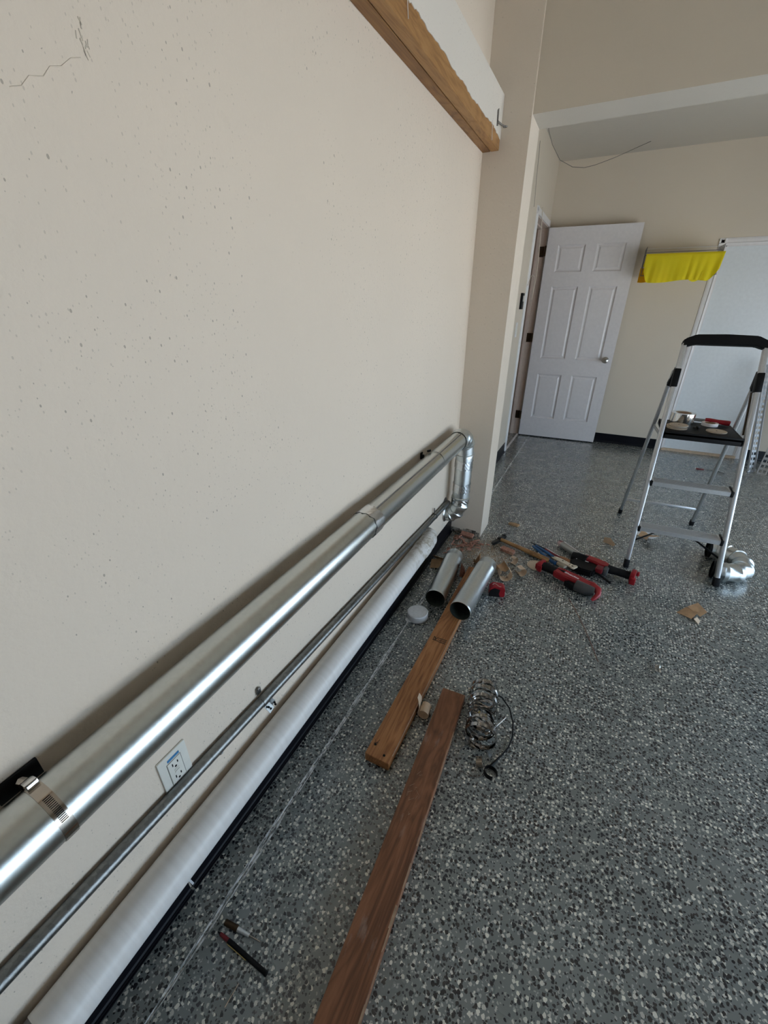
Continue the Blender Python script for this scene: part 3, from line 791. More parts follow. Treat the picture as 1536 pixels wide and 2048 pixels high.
b = MB(); b.prism([(-.02, .03), (.045, .01), (.06, .05), (.01, .075)], .0, .0015, 'Z', rot=(.55, .1, 0), loc=(0, .0, .004)); b.build('flap', M_CARD, t)
b = MB(); b.prism([(.02, -.045), (.055, -.055), (.05, -.02), (.03, -.01)], .0, .0015, 'Z', rot=(0, .5, 0), loc=(0.01, 0, .022)); b.build('flap', M_CARDL, t)
t = thing('crumpled_card', 'crumpled brown card pieces behind the left loose duct by the baseboard', 'card scrap', (.056, 1.985, .0), (0, 0, .2))
b = MB(); b.prism([(-.035, -.05), (.045, -.045), (.035, .02), (-.03, .01)], 0, .0015, 'Z', rot=(.5, -.1, 0), loc=(0, 0, .026)); b.build('flap', M_CARD, t)
b = MB(); b.prism([(-.02, -.01), (.05, -.01), (.045, .06), (-.01, .06)], 0, .0015, 'Z', rot=(-.75, .2, 0), loc=(0, .0, .055)); b.build('flap', M_CARD, t)
b = MB(); b.prism([(.01, -.055), (.065, -.05), (.06, -.01)], 0, .0015, 'Z', rot=(0, -.2, 0), loc=(0, 0, .010)); b.build('flap', M_CARDL, t)
t = thing('torn_card', 'torn brown card with rounded edge under the ladder', 'card scrap', (1.19, 2.90, .0))
b = MB(); b.prism([(-.055, -.03), (.0, -.04), (.02, .02), (-.03, .05)], 0, .0015, 'Z', rot=(.2, .25, 0), loc=(0, 0, .016)); b.build('flap', M_CARD, t)
b = MB(); b.prism([(0.045 * math.cos(q * PI / 6) + .02, .03 * math.sin(q * PI / 6) - .03) for q in range(12)], 0, .0015, 'Z', rot=(-.3, -.2, 0), loc=(0, 0, .024)); b.build('flap', M_CARD, t)
b = MB(); b.prism([(-.05, .02), (.03, .0), (.07, .05), (.02, .10), (-.05, .07)], .001, .003, 'Z'); b.build('flap', M_WHITEPL, t, label='pale flap')
o = MB().prism([(-.035, -.008), (.03, -.016), (.04, .008), (.01, .018), (-.03, .014)], 0, .012, 'Z').build('wood_offcut', M_WOODCHIP); o.location = (.37, 2.69, .0); tag(o, 'small brown wood offcut alone behind the hammer, right of the pilaster', 'wood scrap')
scrap('curled_leaf_scrap', 'thin reddish paper scrap between the tools and the ladder', (.965, 2.71, .004), (0, 0, -.5), [(-.03, -.006), (.03, -.012), (.045, .0), (.0, .014), (-.035, .006)], .3, M_CARDL, 'paper scrap')
scrap('brown_card_scrap', 'brown scrap between the two loose duct pieces', (.235, 1.935, .041), (.3, .2, .6), [(-.03, -.03), (.03, -.02), (.02, .04), (-.02, .03)], .5, M_PINK, 'card scrap')
scrap('brown_card_scrap', 'tan card scrap tucked behind the far end of the right loose duct', (.285, 2.09, .006), (.25, .1, .2), [(-.04, -.05), (.045, -.03), (.03, .05), (-.01, .02), (-.03, .05)], .6, M_CARD, 'card scrap')
# wooden round discs (offcuts)
def disc(label, loc_, R, h, rot=(0, 0, 0), group=None):
    t = thing('tan_disc', label, 'disc', loc_, rot, group)
    b = MB(); b.tube([(0, 0, .0), (0, 0, .001), (0, 0, h - .001), (0, 0, h)], [R - .001, R, R, R - .001], 36); b.build('disc_body', M_TAN, t)
    b = MB(); b.tube([(0, 0, h), (0, 0, h + .0004)], .004, 10); b.build('pilot_hole', M_INK, t)
    b = MB(); b.band((0, 0, h), (0, 0, 1), R * .82, .0006, .0012, seg=36); b.build('scored_ring', M_CARD, t)
    return t
disc('tan round disc lying on the floor beside the hammer handle end', (.590, 2.235, .001), .054, .005)

# foil scraps
def foil(label, loc_, s, seed):
    r = random.Random(seed); b = MB()
    def f(u, v):
        return V(((u - .5) * s * 1.4 + r.uniform(-.1, .1) * s, (v - .5) * s * .8 + r.uniform(-.1, .1) * s, .003 + r.uniform(0, .35) * s))
    b.grid(f, 6, 4); bmesh.ops.solidify(b.bm, geom=b.bm.faces[:], thickness=.0006)
    o = b.build('foil_scrap', M_BRIGHT, None, False); o.location = loc_; o.rotation_euler = (0, 0, r.uniform(0, 3)); tag(o, label, 'foil scrap'); return o
foil('crumpled silver foil scrap alone on the open floor at the right', (1.165, 1.655, .0), .028, 3)
foil('tiny silver foil bit on the floor, further right than the foil scrap', (1.37, 1.82, .0), .008, 5)
foil('silver foil scrap inside the broad tan paper curl', (.452, 2.035, .004), .020, 8)

# ------------------------------------------------------------------ reddish debris pile at the foot of the pilaster
rr_ = random.Random(11)
proto_ = []
for k in range(5):
    b = MB(); L = (.055, .04, .032, .05, .028)[k]; w = (.012, .016, .020, .008, .016)[k]; h = (.004, .006, .008, .004, .006)[k]
    b.prism([(-L / 2, -w * .3), (-L * .2, -w / 2), (L * .4, -w * .35), (L / 2, w * .1), (L * .2, w / 2), (-L * .45, w * .35)], 0, h, 'Z')
    me = b.build('reddish_fragment', M_PINK, None, False); proto_.append(me)
    me.location = (.12 + .03 * k, 2.25 + .02 * k, .001)
    tag(me, 'reddish brown fragment in the debris heap at the foot of the pilaster', 'debris', 'fragments at the foot of the pilaster')
for k in range(42):
    o = proto_[k % 5].copy(); C.objects.link(o)
    x = .06 + abs(rr_.gauss(0, .10)); y = 2.36 - abs(rr_.gauss(0, .11)) * 1.2
    o.location = (min(x, .36), y, .001 + rr_.uniform(0, .012)); o.rotation_euler = (rr_.uniform(-.4, .4), rr_.uniform(-.3, .3), rr_.uniform(0, 6.3)); s = rr_.uniform(.5, 1.15); o.scale = (s, s, s)
t = MB().box((0, 0, .0), (.085, .035, .018), bev=.002).build('pinkish_block', M_PINK, None, False); t.location = (.125, 2.385, .016); t.rotation_euler = (.3, 0, -.12)
tag(t, 'flat pinkish block leaning on the pilaster foot above the debris', 'wood scrap')
t = thing('pinkish_block', 'pinkish block with saw kerfs lying against the hammer', 'wood scrap', (.405, 2.315, .0), (0, 0, -.30))
b = MB(); b.box((0, 0, .011), (.085, .034, .022), rot=(.15, 0, 0), bev=.002); b.build('block', M_PINK, t, False)
b = MB(); [b.box((.022 + k * .007, -.0155, .013), (.0016, .006, .020)) for k in range(3)]; b.build('saw_kerf', M_CARDL, t)
# sawdust and crumbs nobody could count
b = MB()
for k in range(1500):
    a = rr_.gauss(0, 1); x = .24 + rr_.gauss(0, .13); y = 2.26 + rr_.gauss(0, .13)
    if x < .02 or y > 2.405 or x > .7: continue
    s = rr_.uniform(.0012, .0045); q = rr_.uniform(0, 6.28)
    vs_ = [b.bm.verts.new((x + s * math.cos(q + w_ * 2.09), y + s * .7 * math.sin(q + w_ * 2.09), .0004)) for w_ in range(3)]; tp = b.bm.verts.new((x, y, .0006 + s * .7))
    b.bm.faces.new(vs_); [b.bm.faces.new((vs_[i], vs_[(i + 1) % 3], tp)) for i in range(3)]
o = b.build('sawdust', M_WOODCHIP, None, False, kind='stuff'); tag(o, 'sawdust and crumbs spread on the floor by the pilaster', 'sawdust')

# ------------------------------------------------------------------ hammer
t = thing('claw_hammer', 'hammer with a wooden handle and dark head on the floor', 'hammer', (.335, 2.415, .0), (0, 0, -.345))
b = MB()
hp = [0, .03, .08, .16, .24, .30, .33, .335]
b.tube([(x, 0, .022 - .006 * x / .33) for x in hp], [.011, .012, .0115, .013, .0155, .016, .0145, .011], 18)
b.build('handle', M_HANDLE, t)
b = MB()
b.tube([(-.004, .060, .020), (-.004, .048, .020), (-.004, .044, .020), (-.004, .028, .020), (-.004, .018, .020)], [.016, .0165, .012, .011, .013], 18)
b.box((-.004, .004, .020), (.026, .032, .026), bev=.004)
b.prism([(-.016, -.012), (.008, -.012), (.006, -.05), (.0, -.085), (-.018, -.07), (-.018, -.04)], .010, .026, 'Z')
b.build('head', simple('dark_forged_steel', (.035, .034, .034), .38, .8), t)

# ------------------------------------------------------------------ tape measure
t = thing('tape_measure', 'red and black tape measure on the floor beside the right loose duct', 'tape measure', (.437, 1.862, .0), (0, 0, .32))
b = MB(); b.prism([(-.038, 0), (.036, 0), (.040, .006), (.040, .046), (.030, .058), (-.020, .062), (-.038, .045)], -.022, .022, 'Y'); b.build('case', M_RED, t, False)
b = MB(); b.prism([(-.041, -.0), (.018, -.0), (.010, .020), (.014, .045), (-.014, .054), (-.034, .040), (-.041, .02)], -.0245, -.0222, 'Y'); b.build('side_grip', M_BLACKM, t)
b = MB(); b.box((.041, 0, .012), (.003, .030, .020), bev=.001); b.box((.0405, 0, .034), (.003, .018, .016)); b.build('nose_grip', M_BLACKM, t)
b = MB(); b.tube([(-.025 + .018 * q, -.004 + .012 * math.sin(q * 2.2), .0625 - .001 * q) for q in (0, .4, .8, 1.2, 1.6, 2, 2.4)], .001, 6); b.build('wrist_cord', M_CORD, t)
b = MB(); b.box((.046, 0, .006), (.003, .019, .014)); b.build('tape_hook', M_ALU, t)

# ------------------------------------------------------------------ pens on the floor
def pen(name, label, a, b_, parts, cat='pen'):
    a, b_ = V(a), V(b_); d = b_ - a; t = thing(name, label, cat, a); t.rotation_euler = d.to_track_quat('Y', 'Z').to_euler(); L = d.length
    for nm, u0, u1, r0, r1, m in parts:
        q = MB(); q.tube([(0, u0 * L, 0), (0, u1 * L, 0)], [r0, r1], 14); q.build(nm, m, t)
    return t
pn = pen('marker_pen', 'black pen with a red end, lower of the two by the floor joint', (.137, .222, .0055), (.283, .219, .0055), [('tip', -.03, .03, .001, .0035, M_BLACK), ('red_end', .03, .21, .0038, .0048, M_REDD), ('barrel', .21, 1, .0055, .0050, M_BLACK), ('cap_end', 1, 1.03, .0058, .0055, M_BLACK)])
b = MB(); b.box((.006, .062, .001), (.0015, .06, .003)); b.build('clip', simple('brass_clip', (.35, .26, .10), .35, .8), pn)
pen('short_screwdriver', 'short brown handled marker with a grey barrel, upper of the two by the floor joint', (.136, .243, .007), (.232, .254, .004), [('handle', 0, .38, .0068, .0068, M_BRONZE), ('ferrule', .38, .72, .0052, .004, M_CUP), ('shaft', .72, 1.05, .0018, .0012, M_STEEL)], 'tool')
pen('pale_splinter', 'thin pale splinter on the floor near the bottom edge of the photo', (.239, .180, .001), (.238, .139, .001), [('splinter_body', 0, 1, .0006, .0009, M_CARDL)], 'wood scrap')
pen('dark_nail', 'thin dark nail on the floor at the near corner of the golden plank', (.215, .800, .0015), (.243, .805, .0015), [('shank', 0, 1, .0008, .0012, M_BLACK), ('nail_head', 1, 1.04, .003, .003, M_BLACK)], 'nail')
o = MB().tube([(.79 + .03 * k, 1.99 - .06 * k - .004 * k * k, .0012) for k in range(6)], .0015, 6).build('reddish_string', simple('string_red', (.20, .10, .08), .8)); tag(o, 'thin reddish string on the floor in front of the tools', 'string')

# ------------------------------------------------------------------ worm-drive clamps coil
cl_spec = [(.531, 1.172, .14, .05, .052), (.538, 1.158, .22, -.12, .050), (.534, 1.142, .10, .10, .053), (.542, 1.124, .30, -.05, .050), (.540, 1.108, .05, .16, .052),
           (.548, 1.090, .38, .10, .050), (.553, 1.070, .34, .02, .053), (.548, 1.052, .30, -.18, .050), (.556, 1.034, .42, .14, .053), (.560, 1.016, .24, .22, .051), (.563, .998, .36, .00, .053), (.566, .980, .10, .10, .054)]
root0 = None
ORD = ('second', 'third', 'fourth', 'fifth', 'sixth')
CLN = ['stainless hose clamp at the far end of the coil beside the reddish plank'] + [q + ' hose clamp from the far end of the coil' for q in ORD[:5]] + [q + ' hose clamp from the near end of the coil' for q in ORD[:5][::-1]] + ['hose clamp at the near end of the coil, closest to the black hook']
for i, (x, y, rx, rz, R) in enumerate(cl_spec):
    x += .012
    if root0 is None:
        root0 = thing('hose_clamp', CLN[0], 'hose clamp', (x, y, R + .004), (rx, -1.9, rz), 'hose clamps in the coil beside the reddish plank')
        b = MB(); b.band((0, 0, 0), (0, 1, 0), .0515, .0145, .0008, seg=44); b.build('band', M_CLAMP, root0)
        b = MB(); b.box((.0, 0, .055), (.018, .016, .010), bev=.002); b.build('screw_housing', M_STEEL, root0)
        b = MB(); b.tube([(-.016, 0, .056), (.012, 0, .056)], .0035, 10); b.tube([(-.022, 0, .056), (-.016, 0, .056)], .0055, 6); b.build('screw', M_STEEL, root0)
        b = MB()
        for k in range(14):
            aa = math.radians(200 + k * 4); p = V((math.cos(aa), 0, math.sin(aa))) * .0510
            b.box(p, (.0014, .008, .0008), Matrix.Rotation(-(aa - PI / 2), 4, 'Y'))
        b.build('thread_slots', M_BLACK, root0)
        cur = root0
    else:
        cur = copy_tree(root0); cur['label'] = CLN[i]; cur.location = (x, y, R + .003); cur.rotation_euler = (rx, 2.2 + (i * .7) % 1.6, rz)
    s = R / .052; cur.scale = (s, s, s)
t = thing('steel_cable_loop', 'black sheathed cable loop with a pulley hook, next to the clamps', 'cable', (.62, 1.0, .0))
cab = [(.575, 1.155, .075), (.61, 1.168, .060), (.645, 1.150, .040), (.668, 1.110, .020), (.677, 1.065, .006), (.672, 1.02, .004), (.655, .975, .004), (.643, .950, .005)]
o5 = V((-.62, -1.0, 0))
b = MB(); b.tube([V(p) + o5 for p in cab], .0028, 8); b.build('cable', M_BLACK, t)
b = MB(); b.tube([V(p) + o5 for p in ((.655, .975, .006), (.643, .948, .007), (.632, .925, .008))], [.003, .0045, .0045], 10); b.build('ferrule', M_BLACK, t)
b = MB(); b.band(V((.637, .902, .010)) + o5, (0.1, .2, 1), .020, .014, .0018, 0, 5.2, 24); b.build('hook_eye', M_BLACK, t)
b = MB(); b.band(V((.595, .918, .012)) + o5, (.9, .3, .2), .016, .020, .0014, .3, 5.2, 24); b.build('buckle', M_STEEL, t)
b = MB(); b.tube([V((.576 + .052 * math.cos(a), .925 + .060 * math.sin(a), .0022)) + o5 for a in [q * PI / 18 for q in range(36)]], .0012, 6, closed=True); b.build('thin_wire', M_WIRE, t)
pen('long_screw', 'bright long screw standing out to the right of the hose clamps', (.640, 1.103, .040), (.603, 1.048, .010), [('screw_head', -.04, 0, .0045, .0040, M_BRIGHT), ('shank', 0, 1, .0020, .0018, M_BRIGHT)], 'screw')

# ------------------------------------------------------------------ power tools
def tool_a():
    t = thing('cordless_tool', 'red cordless tool with a black nose, nearer one of the two', 'power tool', (.605, 2.205, .0), (0, 0, -.385))
    b = MB(); b.box((.012, 0, .034), (.024, .062, .052), bev=.005); b.box((-.004, .0, .030), (.014, .05, .034), bev=.003); b.box((.018, -.030, .030), (.026, .012, .040), bev=.004); b.build('battery_foot', M_RED, t)
    b = MB(); b.tube([(.02, 0, .034), (.05, .002, .036), (.09, .003, .036), (.125, .002, .036), (.15, 0, .036)], [.024, .026, .024, .025, .028], 20); b.build('grip', M_BLACKM, t)
    b = MB()
    b.prism([(.10, -.034), (.13, -.040), (.20, -.040), (.27, -.030), (.30, -.018), (.30, .010), (.27, .026), (.20, .034), (.13, .030), (.10, .018)], .020, .060, 'Z')
    bmesh.ops.bevel(b.bm, geom=b.bm.edges[:], offset=.006, segments=3, affect='EDGES'); body = b.build('body', M_RED, t)
    b = MB(); b.prism([(.17, -.050), (.24, -.056), (.30, -.046), (.325, -.02), (.31, .006), (.22, -.01)], .001, .046, 'Z')
    bmesh.ops.bevel(b.bm, geom=b.bm.edges[:], offset=.008, segments=3, affect='EDGES'); b.build('rubber_boot', M_BLACKM, t)
    b = MB(); b.tube([(.235, -.036, .036), (.29, -.034, .036), (.325, -.020, .036)], [.031, .030, .022], 22); b.build('nose', simple('smoky_grey', (.05, .05, .052), .3), t)
    b = MB(); b.tube([(.255, .012, .046), (.30, .012, .046), (.335, -.002, .042), (.350, -.028, .034), (.346, -.052, .024), (.338, -.066, .012)], [.014, .020, .020, .014, .011, .007], 18); b.build('front_hook', M_RED, t)
    text_obj('lettering', 'Milwaukee', .021, M_LETTER, t, (.185, -.003, .0606), (0, 0, -.04), shear=.3)
    return t
tool_a()
def tool_b():
    t = thing('cordless_tool', 'red cordless tool with a long black grip, farther one of the two', 'power tool', (.80, 2.375, .0), (0, 0, -.225))
    b = MB(); b.tube([(-.035, .012, .034), (-.005, .010, .034), (.0, .008, .034), (.05, 0, .036)], [.024, .030, .030, .032], 22); b.build('collar', M_BLACK, t)
    b = MB(); b.prism([(.01, .0), (.03, .038), (.09, .040), (.15, .030), (.175, .012), (.17, -.022), (.13, -.030), (.10, -.016), (.04, -.012)], .014, .058, 'Z')
    bmesh.ops.bevel(b.bm, geom=b.bm.edges[:], offset=.007, segments=3, affect='EDGES'); b.build('body', M_RED, t)
    b = MB(); b.prism([(.00, -.005), (-.03, -.050), (-.01, -.100), (.05, -.120), (.11, -.110), (.13, -.035), (.09, .004)], .003, .045, 'Z')
    bmesh.ops.bevel(b.bm, geom=b.bm.edges[:], offset=.007, segments=2, affect='EDGES'); b.build('motor_housing', M_BLACK, t)
    b = MB(); b.box((.132, -.052, .040), (.038, .05, .030), bev=.006); b.build('red_label_panel', M_REDD, t)
    b = MB(); b.box((.162, -.030, .034), (.026, .060, .044), bev=.006); b.build('grey_band', simple('grey_rubber', (.07, .075, .08), .5), t)
    b = MB(); b.tube([(.165, -.008, .036), (.21, -.004, .036), (.255, -.002, .036), (.285, 0, .036)], [.026, .022, .022, .024], 20); b.build('grip', M_BLACKM, t)
    b = MB(); b.box((.292, 0, .038), (.024, .058, .062), bev=.006); b.box((.300, -.036, .028), (.028, .022, .040), bev=.005); b.box((.312, .020, .050), (.014, .022, .024), bev=.004); b.build('battery_foot', M_RED, t)
    b = MB(); b.tube([(.11, -.068, .026), (.16, -.085, .020), (.20, -.10, .012)], [.007, .006, .006], 12); b.ball((.205, -.102, .012), .008); b.build('lever', M_BLACK, t)
    b = MB(); b.box((.05, -.022, .0462), (.030, .006, .001)); b.box((.0, -.030, .0462), (.005, .005, .001)); b.build('white_mark', M_LETTER, t)
    return t
tool_b()
t = thing('silver_tube', 'silver tube with a red and white end, lying on the farther red tool', 'tube', (.690, 2.535, .0), (0, 0, -.75))
b = MB(); b.tube([(.012, 0, .022), (.05, 0, .023), (.16, 0, .024), (.165, 0, .024)], [.017, .021, .022, .0225], 24); b.build('barrel', simple('satin_tube', (.36, .36, .35), .28, .8), t)
b = MB(); b.tube([(-.018, 0, .018), (-.010, 0, .019), (.014, 0, .022)], [.010, .015, .0175], 20); b.build('pink_cap', simple('pinkish_cap', (.62, .45, .44), .5), t)
b = MB(); b.box((.0, 0, .0385), (.022, .016, .0012), rot=(0, -.15, 0)); b.build('red_label', M_REDD, t)
b = MB(); b.box((.085, .004, .0455), (.12, .004, .0008)); b.build('white_stripe', M_LETTER, t)
# aviation snips head in cream metal
t = thing('cream_snips', 'cream metal snips head with pivot holes on top of the nearer red tool', 'snips', (.735, 2.265, .045), (0, 0, -.42))
b = MB(); b.prism([(-.075, .010), (-.06, .018), (-.035, .020), (.045, .012), (.06, .020), (.070, .014), (.065, -.018), (.055, -.024), (.035, -.016), (-.02, -.016), (-.080, -.006), (-.03, .002), (-.06, .004)], 0, .008, 'Z'); b.build('jaws', M_CREAM, t, False)
b = MB()
for x, y, r in ((-.015, .004, .005), (-.003, .008, .002), (.048, -.004, .006), (.030, .004, .003), (.030, -.006, .003)): b.tube([(x, y, .0079), (x, y, .0086)], r, 12)
b.build('pivot_holes', M_INK, t)
t = thing('blue_pliers', 'pliers with two long blue grips beside the hammer handle end', 'pliers', (.545, 2.44, .0), (0, 0, -.72))
for dy, an in ((.010, .0), (-.012, -.10)):
    b = MB(); b.tube([(0, dy, .016), (.05, dy * 1.2, .018), (.10, dy * 1.5 + an * .05, .019), (.16, dy * 1.5 + an * .10, .018), (.21, dy + an * .1, .018)], [.006, .0085, .009, .0095, .010], 14); b.build('grip', M_BLUE, t)
b = MB(); b.box((.235, 0, .018), (.055, .030, .016), rot=(0, 0, .1), bev=.004); b.build('jaw', M_CREAM, t)
t = thing('black_awl', 'thin black rod tool with a red shaft, above the blue pliers', 'tool', (.515, 2.490, .0), (0, 0, -.60))
b = MB(); b.tube([(0, 0, .008), (.07, 0, .014), (.13, 0, .018)], [.0022, .006, .007], 12); b.build('shaft', M_BLACK, t)
b = MB(); b.tube([(.12, 0, .019), (.27, -.005, .020)], [.008, .009], 14); b.build('red_handle', M_REDD, t)
b = MB(); b.box((.19, .0, .0285), (.12, .0035, .001)); b.build('white_stripe', M_LETTER, t)
t = thing('copper_knife', 'folded knife with a copper coloured handle, between blue pliers and black collar', 'knife', (.735, 2.345, .0), (0, 0, -.5))
b = MB(); b.tube([(-.04, 0, .022), (-.01, 0, .024), (.03, 0, .024), (.045, 0, .022)], [.007, .012, .013, .009], 14); b.build('handle', simple('copper_handle', (.38, .18, .09), .4, .5), t)
b = MB(); b.box((-.06, .004, .022), (.06, .012, .003)); b.build('blade', M_BRONZE, t)
o = MB().prism([(-.03, -.025), (.02, -.03), (.03, .02), (-.02, .03)], 0, .001, 'Z').build('white_note', M_LETTER, None, False); o.location = (.600, 2.385, .001); tag(o, 'small white paper slip under the blue pliers', 'paper scrap')

# ------------------------------------------------------------------ step ladder
lad = thing('step_ladder', 'aluminium step ladder with black top rail and tray', 'ladder', (1.28, 2.85, 0))
LO = V((-1.28, -2.85, 0))
def Lp(p): return V(p) + LO
FL, FLT = V((1.060, 2.458, 0)), V((1.064, 2.815, 1.20))
FR, FRT = V((1.498, 2.472, 0)), V((1.408, 2.822, 1.20))
def on_(a, b_, z): k = (z - a.z) / (b_.z - a.z); return a + (b_ - a) * k
for a, b_ in ((FL, FLT), (FR, FRT)):
    m = MB(); m.bar(Lp(on_(a, b_, .035)), Lp(b_), .022, .034, .005, upv=(0, 1, 0)); m.build('front_rail', M_ALU, lad)
    m = MB(); m.bar(Lp(on_(a, b_, .001)) , Lp(on_(a, b_, .050)), .028, .040, .005, upv=(0, 1, 0)); m.build('foot', M_BLACKM, lad)
RL, RLT = V((1.038, 3.250, 0)), V((1.052, 2.80, 1.06))
RR, RRT = V((1.484, 3.262, 0)), V((1.420, 2.81, 1.06))
for a, b_ in ((RL, RLT), (RR, RRT)):
    m = MB(); m.bar(Lp(on_(a, b_, .03)), Lp(b_), .018, .026, .004, upv=(0, 1, 0)); m.build('rear_rail', M_ALUD, lad)
    m = MB(); m.bar(Lp(on_(a, b_, .001)), Lp(on_(a, b_, .040)), .024, .032, .004, upv=(0, 1, 0)); m.build('foot', M_BLACKM, lad)
m = MB(); m.bar(Lp(on_(RL, RLT, .135)), Lp(on_(RR, RRT, .145)), .016, .018, .003); m.build('rear_brace', M_ALU, lad)
# hinge housings
for a, b_, r_, rt_ in ((FL, FLT, RL, RLT), (FR, FRT, RR, RRT)):
    p0, p1 = on_(a, b_, .985), on_(a, b_, 1.075); q0 = on_(r_, rt_, .985) 
    m = MB(); m.bar(Lp(p0), Lp(p1), .030, .042, .004, upv=(0, 1, 0))
    m.bar(Lp(q0 + V((0, -.01, 0))), Lp((p1 + V((0, .012, 0)))), .026, .036, .004, upv=(0, 1, 0)); m.build('hinge_housing', M_BLACK, lad)
# top rail, bowed forward in plan with dropped ends
m = MB()
tz = 1.215
pth = [FLT + V((-.006, 0, -.015)), FLT + V((-.004, .0, .012)), FLT + V((.045, -.0, .035)), (FLT + FRT) / 2 + V((0, 0, .040)), FRT + V((-.045, 0, .035)), FRT + V((.004, 0, .012)), FRT + V((.006, 0, -.015))]
outer = [(0, -.020), (-.002, .008), (.006, .020), (.050, .042), (.172, .046), (.294, .042), (.338, .020), (.346, .008), (.344, -.020), (.318, -.016), (.292, -.006), (.052, -.006), (.026, -.016)]
dv = (FRT - FLT).normalized(); L_ = (FRT - FLT).length
sc_ = (L_ + .02) / .344
m.prism([((x) * sc_ - .01, z) for x, z in outer], -.020, .020, 'Y')
bmesh.ops.bevel(m.bm, geom=m.bm.edges[:], offset=.005, segments=2, affect='EDGES')
o = m.build('top_rail', M_BLACK, lad); o.location = Lp(FLT); o.rotation_euler = (-.28, 0, math.atan2(dv.y, dv.x))
# tray
zt = .742; a = on_(FL, FLT, zt); c = on_(FR, FRT, zt)
x0, x1, y0, y1 = a.x + .012, c.x - .012, a.y - .004, 3.00
m = MB()
m.box(Lp(((x0 + x1) / 2, (y0 + y1) / 2, zt + .010)), (x1 - x0, y1 - y0, .016), bev=.003)
m.box(Lp(((x0 + x1) / 2, y0 + .006, zt + .004)), (x1 - x0, .012, .042), bev=.003)
for x in (x0 + .005, x1 - .005): m.box(Lp((x, (y0 + y1) / 2, zt + .004)), (.010, y1 - y0, .030), bev=.002)
m.build('tray', M_BLACKM, lad)
for s_, (a0, b0, r0, rt0) in ((-1, (FL, FLT, RL, RLT)), (1, (FR, FRT, RR, RRT))):
    m = MB(); q = on_(r0, rt0, .74); m.bar(Lp((on_(a0, b0, .74).x, 2.70, .735)), Lp((q.x, q.y, .735)), .006, .016, .001); m.build('tray_arm', M_ALUD, lad)
    m = MB(); m.bar(Lp((on_(a0, b0, .78).x - s_ * .012, on_(a0, b0, .78).y + .02, .775)), Lp((on_(a0, b0, .99).x - s_ * .012, on_(a0, b0, .99).y + .03, .98)), .005, .014, .001); m.build('folding_link', M_BRONZE, lad)
# steps
for z in (.245, .498):
    a, c = on_(FL, FLT, z), on_(FR, FRT, z); dd = c - a; n_ = dd.normalized()
    a2, c2 = a + n_ * .012, c - n_ * .012
    yn = V((-n_.y, n_.x, 0)); D_ = .078
    m = MB(); cc = (a2 + c2) / 2 + yn * (D_ / 2 - .018)
    rm = Matrix.Rotation(math.atan2(n_.y, n_.x), 4, 'Z')
    m.box(Lp(cc), ((c2 - a2).length - .012, D_, .004), rm); 
    m.box(Lp((a2 + c2) / 2 - yn * .018 + V((0, 0, -.010))), ((c2 - a2).length - .012, .004, .022), rm)
    m.box(Lp((a2 + c2) / 2 + yn * (D_ - .020) + V((0, 0, -.008))), ((c2 - a2).length - .012, .003, .018), rm)
    stp = m.build('step', M_ALU, lad, False)
    m = MB()
    for k in range(7): m.box(Lp(cc + yn * (-.033 + k * .0105) + V((0, 0, .0026))), ((c2 - a2).length - .03, .003, .0014), rm)
    m.build('tread_ribs', M_ALUD, stp, False)
    for p, s_ in ((a2, -1), (c2, 1)):
        m = MB(); m.box(Lp(p - n_ * s_ * .002 - yn * .017 + V((0, 0, -.009))), (.014, .012, .030), rm, bev=.002)
        m.bar(Lp(p - yn * .010 + V((0, 0, .002))), Lp(p + yn * .060 + V((0, 0, .006))), .008, .008, .001); m.build('end_cap', M_BLACK, stp)
a, c = on_(FL, FLT, .245), on_(FR, FRT, .245)
for p, tgt in ((on_(FL, FLT, .150), a.lerp(c, .28)), (on_(FR, FRT, .140), a.lerp(c, .66))):
    m = MB(); m.bar(Lp(p + V((0, .012, 0))), Lp(tgt + V((0, .02, -.022))), .004, .010, .001); m.build('step_brace', M_BLACK, lad)

# things on the tray
TZ = zt + .0185
t = thing('foil_tape_roll', 'roll of silver foil tape standing on the ladder tray', 'tape roll', (1.180, 2.945, TZ), (0, 0, 0))
b = MB(); b.tube([(0, 0, .0), (0, 0, .060)], .062, 48, inner=.022); b.build('roll', M_BRIGHT, t)
b = MB(); b.tube([(0, 0, .0005), (0, 0, .0595)], .0402, 40, inner=.0025); b.build('core', M_CARDL, t)
for k, (x, y, a_) in enumerate(((1.145, 2.795, 0), (1.142, 2.800, .05), (1.150, 2.792, 0))):
    disc(('lowest', 'middle', 'top')[k] + ' tan disc in the stack of three on the ladder tray', (x, y, TZ + k * .0075), .050 - .002 * k, .0068)
disc('single tan disc at the right side of the ladder tray', (1.330, 2.800, TZ), .048, .006)
t = thing('white_tape_roll', 'thin white tape roll lying flat on the ladder tray before the red knife', 'tape roll', (1.320, 2.945, TZ))
b = MB(); b.tube([(0, 0, 0), (0, 0, .016)], .040, 36, inner=.014); b.build('roll', M_LETTER, t)
b = MB(); b.tube([(0, 0, .0005), (0, 0, .0155)], .0265, 30, inner=.002); b.build('core', M_CARD, t)
t = thing('red_utility_knife', 'red handled utility knife on the back of the ladder tray', 'knife', (1.30, 2.985, TZ + .001), (0, 0, -.12))
b = MB(); b.tube([(0, 0, .020), (.02, 0, .020), (.06, 0, .018), (.11, 0, .0155), (.118, 0, .015)], [.012, .013, .012, .015, .013], 16); b.build('handle', M_RED, t)
b = MB(); b.box((-.03, 0, .016), (.07, .003, .018)); b.build('blade', M_ALUD, t)
t = thing('black_knob', 'small black knob between the discs on the ladder tray', 'screw', (1.245, 2.815, TZ))  # plain black knob with a short stem, no wings
